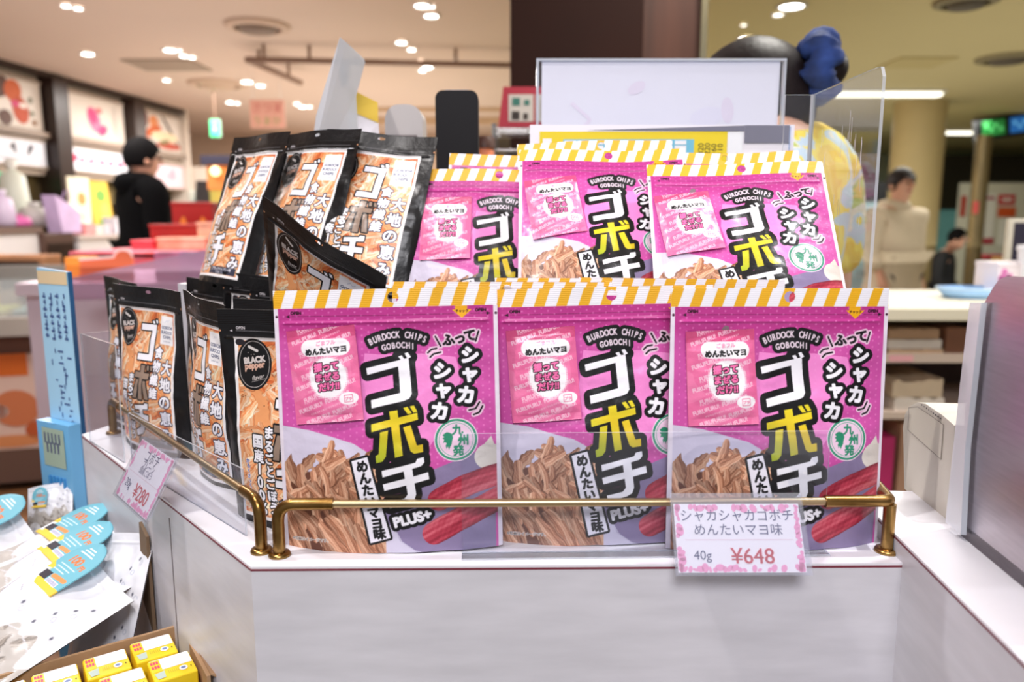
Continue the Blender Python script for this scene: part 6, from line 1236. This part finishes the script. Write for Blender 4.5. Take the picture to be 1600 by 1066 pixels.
def teal_art():
    A = Art(62, 86, (240, 196, 60), res=.5, ss=3); X, Y = A.xx, A.yy
    A.fill((Y < 12+40) | True & (Y < 78), (112, 186, 204)); A.fill(Y > 76, (246, 206, 60)); A.fill(A.poly([(0, 50), (14, 56), (10, 78), (0, 78)]), (246, 206, 60)); A.fill(A.poly([(0, 62), (12, 60), (10, 80), (0, 80)]), (236, 240, 246))
    for i, y in enumerate((14, 18.5, 23)): A.fill(A.line([(22-i*3, y), (40+i*3, y)], 2.0), (228, 240, 246))
    A.fill(A.text('100', 31, 36, 17, 0, .7, skew=.1), (232, 120, 50)); A.fill(A.text('円', 50, 40, 8, 0, .5), (232, 120, 50))
    for i, y in enumerate((48, 53, 58)): A.fill(A.line([(14, y), (48-4*i, y)], 1.3), (220, 238, 246))
    A.fill(A.line([(30, 66), (54, 64)], 6), (240, 150, 80)); A.fill((X > 6) & (X < 26) & (Y > 64) & (Y < 76), (40, 36, 52)); A.fill((X > 28) & (X < 52) & (Y > 70) & (Y < 77), (240, 240, 250))
    for x in np.arange(29, 51, 1.6): A.fill((X > x) & (X < x+.8) & (Y > 71) & (Y < 76), (120, 120, 160))
    return A.grid()
ART_W, ART_T = snack_art(), teal_art(); ART_W2 = ART_W.copy(); _k = int(ART_W.shape[0]*.36); ART_W2[_k:2*_k] = ART_W[:_k]; ART_W2[2*_k:] = ART_W[:ART_W.shape[0]-2*_k]; M_WB, M_TL = print_mat('white_film', .35, .2, .5, .4, 40), print_mat('header_card', .55)
PWB = Pouch(.110, .150, .011, .72, .96, .0, 33, bend=.003, wr=.0015); ME_WB = PWB.body_mesh('white_bag', ART_W, 0, M_WB); ME_WB2 = PWB.body_mesh('plain_white_bag', ART_W2, 0, M_WB)
def teal_mesh():
    ny, nx = ART_T.shape[:2]; V, keep = [], np.ones((ny-1, nx-1), bool); w, h = .037, .047
    a = np.linspace(-.5, .5, nx); b = np.linspace(.5, -.5, ny); Aa, Bb = np.meshgrid(a, b)
    arch = np.where(Bb > .08, np.sqrt(np.clip(1-((Bb-.08)/.42)**2, 0, 1)), 1.0)*(1-.10*np.clip(.08-Bb, 0, 1)); x = Aa*arch*w; z = Bb*h
    V1 = np.stack([x, 0*x-.0015-.0015*np.cos(math.pi*Aa), z], -1).reshape(-1, 3); V2 = V1+np.array([0, .0008, 0]); F1 = grid_faces(ny, nx); F2 = grid_faces(ny, nx, len(V1), True)
    i = np.arange(ny*nx).reshape(ny, nx); ring = np.concatenate([i[0, :], i[1:, -1], i[-1, -2::-1], i[-2:0:-1, 0]]); r2 = np.roll(ring, -1); F3 = np.stack([r2, ring, ring+len(V1), r2+len(V1)], -1)
    return np_mesh('header', np.concatenate([V1, V2]), np.concatenate([F1, F2, F3]), np.concatenate([ART_T.reshape(-1, 3)]*2), True, [M_TL])
ME_TL = teal_mesh()
def snack_bag(tl, tr, down, label, card=(0.0, .135, 0), s=1.0):
    """tl, tr: top corners (world), down: a point the bag runs towards"""
    tl, tr, down = Vector(tl), Vector(tr), Vector(down); ux = (tr-tl); wd = ux.length; ux.normalize(); mid = (tl+tr)/2; uz = (mid-down); uz = (uz-ux*uz.dot(ux)).normalized(); uy = uz.cross(ux)
    k = wd/.110*s; t = thing('snack_bag', label, 'snack bag', mid-uz*.150*k, (0, 0, 0), 'white snack bags with teal header cards'); t.rotation_mode = 'QUATERNION'; t.rotation_quaternion = Matrix((ux, uy, uz)).transposed().to_quaternion(); t.scale = (k, k, k)
    link('bag_body', ME_WB if card else ME_WB2, t)
    if card:
        q = link('header_card', ME_TL, t); q.location = (card[0], float(PWB.front(card[0]/.11, min(1, card[1]/.15)))-.0065, card[1]); q.rotation_euler = (0, card[2], 0); q['label'] = 'teal arched header card with orange figures and a yellow foot'
    return t
snack_bag(at(112, 846, .760), at(208, 936, .662), at(-40, 1020, .625), 'white snack bag lying frontmost on the low table, its teal card fully seen', (-.004, .136, -.05))
snack_bag(at(130, 818, .800), at(220, 906, .698), at(-20, 965, .665), 'white snack bag second in the row, its teal card half covered by the front bag', (-.012, .136, -.05))
snack_bag(at(142, 796, .868), at(218, 866, .755), at(-10, 920, .735), 'white snack bag third in the row, rearmost of the three overlapping teal cards', (-.016, .132, -.1))
snack_bag(at(2, 772, .90), at(86, 874, .80), at(-150, 930, .75), 'white snack bag at the left edge with its teal card cut by the picture side', (-.016, .134, -.05))
snack_bag(at(52, 762, .93), at(104, 752, .93), at(86, 900, .88), 'greyish snack bag standing upright behind the others near the blue signboard', (-.012, .120, .1), 1.35)
snack_bag(at(164, 834, .772), at(224, 832, .722), at(192, 960, .690), 'plain white snack bag standing against the counter side without a card', None, 1.5)
a = at(95, 770, .97); t = thing('clip_strip', 'pale blue hook strip hanging in front of the blue signboard', 'hook strip', a); mb = MB(); mb.lathe([(.0001, -.004), (.010, -.004), (.012, 0), (.010, .004), (.0001, .004)], mat('hook_blue', (170, 206, 236), .4), n=16, M=Matrix.Rotation(math.pi/2, 4, 'X')); mb.box((0, 0, -.03), (.014, .003, .06), mat('hook_blue', (0, 0, 0)), bev=.001); mb.build('strip', t)
# brown inner side of the white bag, made as a plate on the counter
mb = MB(); p = [at(222, 815, .72), at(234, 830, .70), at(244, 1000, .585), at(226, 930, .66)]; mb.prism([chp(222, 815, .002), chp(233, 838, .002), chp(245, 990, .002), chp(228, 935, .002)], mat('bag_side_brown', (122, 98, 74), .7), nrm*.003); tag(mb.build('bag_side_strip'), 'brown side of the plain white bag, made as a strip on the counter side', 'bag side')
# carton of yellow boxes
zb_ = chp(330, 1066, 0).z+.012
def bxp(px, py, z=zb_): return on_z(px, py, z)
A0, A1, A3 = bxp(202, 1008), bxp(265, 990), bxp(220, 1047); ex = (A1-A0).normalized(); wbx = (A1-A0).length; ey = Vector((ex.y, -ex.x, 0)); dbx = .036; hbx = .085
M_YB, M_YW, M_YR, M_YG = mat('box_yellow', (250, 216, 36), .4), mat('box_white', (246, 248, 252), .4), mat('box_print_red', (232, 70, 110), .5), mat('box_print_grey', (190, 206, 196), .5)
def yellow_box(org, label):
    c = org+ex*wbx/2+ey*dbx/2; t = thing('yellow_box', label, 'drink box', (c.x, c.y, zb_-hbx), (0, 0, math.atan2(ex.y, ex.x)), 'yellow boxes in the carton'); w, d, h = wbx, dbx, hbx
    m = MB(); m.box((0, 0, h/2), (w, d, h), M_YB, bev=.0012); N = Vector((0, 0, h)); U, Vv = Vector((1, 0, 0)), Vector((0, 1, 0))
    m.quad(N+Vector((w*.12, d*.22, 0)), U, Vv, w*.70, d*.5, M_YW, .0003); m.quad(N+Vector((-w*.36, d*.2, 0)), U, Vv, w*.22, d*.55, M_YB, .0003)
    for k in range(3):
        for q in range(2): m.quad(N+Vector((-w*.42+k*w*.065, d*(.34-.2*q), 0)), U, Vv, w*.05, d*.13, M_YR, .0005)
    m.prism([N+Vector((-w*.44, -d*.16, .0004)), N+Vector((-w*.20, -d*.10, .0004)), N+Vector((-w*.22, -d*.40, .0004)), N+Vector((-w*.40, -d*.42, .0004))], M_YG, (0, 0, .0002)); m.blob(N+Vector((w*.22, -d*.22, 0)), U, Vv, w*.10, d*.11, M_YW, .0006); m.blob(N+Vector((w*.22, -d*.22, 0)), U, Vv, w*.06, d*.05, mat('box_print_blue', (120, 140, 190), .5), .0008); m.blob(N+Vector((w*.40, -d*.22, 0)), U, Vv, w*.015, d*.03, M_TXT, .0006)
    for k in range(6): m.quad(N+Vector((-w*.12+k*w*.045, -d*.2, 0)), U, Vv, w*.012, d*.16, mat('box_print_olive', (196, 170, 40), .5), .0005)
    m.build('box_body', t); m2 = MB(); m2.box((0, d/2+.0004, h*.985), (w*.9, .0012, .0016), M_YW); m2.build('top_seal', t); return t
gp_ = wbx+.004; gd = dbx+.004; sh = ex*.012
yellow_box(A0, 'yellow box at the back right corner of the carton'); yellow_box(A0+ey*gd+sh*.6, 'yellow box in the second row at the right end of the carton'); yellow_box(A0-ex*gp_+ey*.004, 'yellow box second from the right along the back of the carton'); yellow_box(A0-ex*2*gp_+ey*.006, 'yellow box third from the right along the back of the carton'); yellow_box(A0-ex*3*gp_+ey*.008, 'yellow box at the left bottom corner, mostly cut off'); yellow_box(A0-ex*gp_+ey*(gd+.004)+sh*.6, 'yellow box in the second row left of the right end one')
M_KR, M_KR2 = mat('corrugated', (188, 150, 112), .75, noise=.12, nscale=30), mat('corrugated_edge', (150, 112, 78), .8)
o = A0+ex*(wbx+.010)-ey*.006; ln = 4.35*gp_; dp = 2*gd+.02; t = thing('cardboard_carton', 'open cardboard carton holding the yellow boxes at the bottom left', 'carton', (o.x, o.y, zb_-hbx-.004), (0, 0, 0)); hC = hbx+.006
m = MB(); q = [Vector((0, 0, 0)), -ex*ln, -ex*ln-ey*.003, -ey*.003]; m.prism(q, M_KR, (0, 0, hC), side=M_KR); m.build('rear_wall', t); m = MB(); m.prism([Vector((0, 0, 0)), ey*dp, ey*dp+ex*.003, ex*.003], M_KR, (0, 0, hC)); m.build('side_wall', t); m = MB(); m.prism([Vector((0, 0, 0)), -ex*ln, -ex*ln+ey*dp, ey*dp], M_KR, (0, 0, .003)); m.build('floor_panel', t)
m = MB(); m.prism([ey*dp, ey*dp-ex*ln, ey*dp-ex*ln+ey*.003, ey*dp+ey*.003], M_KR, (0, 0, hC*.8)); m.build('front_wall', t)
m = MB(); m.prism([ex*.003+Vector((0, 0, hC)), ex*.003+ey*dp+Vector((0, 0, hC)), ex*.020+ey*dp+Vector((0, 0, hC-.012)), ex*.016+ey*.01+Vector((0, 0, hC-.008))], M_KR, (0, 0, .002)); m.build('side_flap', t)
zsup = zb_-hbx-.004-TZ; mb = MB(); c = o-ex*ln*.45+ey*dp*.5; mb.prism([Vector((0, 0, 0))-ex*ln*.5-ey*dp*.5, ex*ln*.45-ey*dp*.5, ex*ln*.45+ey*dp*.5, -ex*ln*.5+ey*dp*.5], M_KR2, (0, 0, zsup)); q = mb.build('support_crate'); q.location = (c.x, c.y, TZ); tag(q, 'brown crate under the carton of yellow boxes', 'crate')
# ================================================================== right: the hall beyond
c = at(1403, 350, 5.7); t, k, hc = person('person in a pale beige hooded jacket standing by the hall pillar', (c.x, c.y, 0), .35, 1.66, M_HAIR, mat('jacket_beige', (206, 190, 166), .8, noise=.06, nscale=8), mat('trousers_dark', (40, 42, 62), .7), M_SKIN2, bulk=2.3, coat=.06, hood=True, arm_bend=(.25, .05))
c = at(1474, 440, 8.6); person('person in dark clothes sitting bent over on a bench in the hall', (c.x, c.y, -.42), .9, 1.62, mat('hair_black', (12, 11, 12)), mat('coat_black', (26, 28, 34), .8), mat('jeans_blue', (84, 104, 130), .8), M_SKIN2, pose='sit', bulk=1.3, head_tilt=(.04, -.10), arm_bend=(.5, .6))
t = thing('bench', 'low hall bench with dark legs under the sitting person', 'bench', (c.x-.12, c.y+.12, 0)); m = MB(); m.box((0, 0, .40), (1.0, .42, .06), mat('bench_brown', (120, 96, 70), .5), bev=.01); m.build('seat', t)
for sx_ in (-.42, .42):
    for sy_ in (-.15, .15): m = MB(); m.tube([(sx_, sy_, 0), (sx_, sy_, .38)], .018, mat('bench_leg', (60, 56, 48), .5), 8); m.build('leg', t)
c = at(1432, 400, 9.2); m = MB(); m.prism([(-.22, 0, 0), (.20, 0, 0), (.12, 0, .62), (-.10, 0, .70)], mat('pack_grey', (150, 150, 124), .7, noise=.2, nscale=6), (0, .3, 0)); m.box((.0, -.01, .3), (.2, .02, .24), mat('pack_yellow', (196, 180, 90), .6)); o = m.build('luggage_bag'); o.location = (at(1440, 400, 7.5).x, 7.5, 0); tag(o, 'grey-green luggage bag between the beige jacket person and the sitting one', 'bag')
# hanging signs
c = at(1562, 196, 10.5); t = thing('hanging_sign', 'black hanging sign with a green and a blue lit panel at the right edge', 'sign', (c.x, c.y, c.z), (0, 0, .0)); a, b = at(1523, 196, 10.5), at(1640, 196, 10.5); w = b.x-a.x
t.location = ((a.x+b.x)/2, 10.5, c.z); M_SB = mat('sign_black', (22, 22, 24), .4); h = .30; t.rotation_euler = (0, -.13, 0)
m = MB(); m.box((0, 0, 0), (w, .10, h), M_SB, bev=.008); m.build('case', t); m = MB(); m.box((-w*.28, -.054, 0), (w*.30, .01, h*.66), mat('sign_green', (40, 130, 60), .4, emit=.35))
for i in range(4): m.quad((-w*.38+i*w*.065, -.06, .03-.05*(i % 2)), UX, UZ, w*.045, .05, mat('sign_glow', (96, 206, 120), .4, emit=.5), .001)
m.build('green_panel', t); m = MB(); m.box((w*.17, -.054, 0), (w*.46, .01, h*.66), mat('sign_blue', (40, 110, 190), .4, emit=.45))
for i in range(6): m.quad((w*.0+i*w*.065, -.06, .03-.05*(i % 2)), UX, UZ, w*.045, .05, mat('sign_glow_blue', (110, 190, 240), .4, emit=.5), .001)
m.build('blue_panel', t); m = MB()
for x in (-w*.2, w*.35): m.tube([(x, 0, h/2-.02), (x, 0, h/2+CEIL-c.z-.15)], .012, M_SB, 8)
m.build('hanger_rods', t)
# column post with stickers
c = at(1527, 330, 9.0); t = thing('hall_post', 'slim steel post with coloured notices in the middle of the hall', 'post', (c.x, c.y, 0)); m = MB(); m.tube([(0, 0, 0), (0, 0, at(1527, 212, 9.0).z)], .085, mat('post_steel', (150, 132, 92), .35, metal=.5, noise=.3, nscale=3, stretch=(6, 6, .8)), 20); m.build('shaft', t)
m = MB(); m.box((-.07, -.08, 1.45), (.06, .01, .14), mat('notice_red', (226, 96, 96), .6)); m.build('notice', t); m = MB(); m.lathe([(.16, 0), (.16, .03), (.09, .05)], M_CHI, n=20); m.build('base_plate', t)
# shops along the end
m = MB(); a, b = at(1498, 330, 13.2), at(1640, 330, 13.2); zt = at(1560, 286, 13.2).z; t = thing('notice_wall', 'grey-white hoarding with red and white notices at the end of the hall', 'hoarding', ((a.x+b.x)/2, 13.2, 0)); w = b.x-a.x
m.box((0, 0, zt/2), (w, .12, zt), mat('hoarding', (206, 204, 186), .6)); m.build('panel', t); X0 = (a.x+b.x)/2
def note(px0, px1, py0, py1, mm, nm='notice'):
    a_, b_ = at(px0, py1, 13.12), at(px1, py0, 13.12); q = MB(); q.box(((a_.x+b_.x)/2-X0, -.07, (a_.z+b_.z)/2), (b_.x-a_.x, .012, b_.z-a_.z), mm); return q, (a_, b_)
for p in ((1533, 1558, 303, 372, mat('note_white', (226, 224, 214), .6)), (1560, 1587, 304, 320, mat('note_red', (196, 48, 56), .6)), (1559, 1588, 324, 339, mat('note_orange', (206, 84, 30), .6)), (1560, 1592, 342, 384, mat('note_white', (226, 224, 214))), (1500, 1511, 306, 338, mat('note_rust', (176, 66, 52), .6)), (1529, 1553, 372, 381, mat('note_crimson', (176, 46, 66), .6))):
    q, (a_, b_) = note(*p)
    if p[0] == 1560 and p[2] == 304: q.quad(((a_.x+b_.x)/2-X0, -.077, (a_.z+b_.z)/2), UX, UZ, (b_.x-a_.x)*.6, .05, mat('note_white', (0, 0, 0)), .001)
    if p[0] == 1533: q.quad(((a_.x+b_.x)/2-X0, -.077, b_.z-.07), UX, UZ, (b_.x-a_.x)*.7, .05, mat('note_plum', (170, 70, 96), .6), .001)
    q.build('notice', t)
for px, c_, lb in ((1548, (120, 112, 76), 'olive stall table with a red top in front of the hoarding'), (1575, (170, 140, 80), 'tan crate in front of the hoarding near the dark monitor')):
    a = at(px, 420, 12.3 if px < 1560 else 11.6); m = MB(); m.box((0, 0, .36), (.42 if px < 1560 else .3, .4, .72 if px < 1560 else .78), mat('stall_%d' % px, c_, .6), bev=.02)
    if px < 1560: m.box((0, 0, .74), (.46, .44, .05), mat('note_crimson', (0, 0, 0)))
    o = m.build('stall_table' if px < 1560 else 'wooden_crate'); o.location = (a.x, a.y, 0); tag(o, lb, 'table' if px < 1560 else 'crate')
# people-height glazed kiosk left of the beige jacket, seen through the divider
c = at(1352, 330, 12.5); m = MB(); m.box((0, 0, .95), (.9, .4, 1.9), mat('kiosk_blue', (150, 180, 186), .4, noise=.3, nscale=3), bev=.02); m.box((0, -.21, 1.75), (.9, .02, .3), M_SB); o = m.build('kiosk'); o.location = (c.x, c.y, 0); tag(o, 'pale blue kiosk with a dark top far behind the clear divider', 'kiosk')
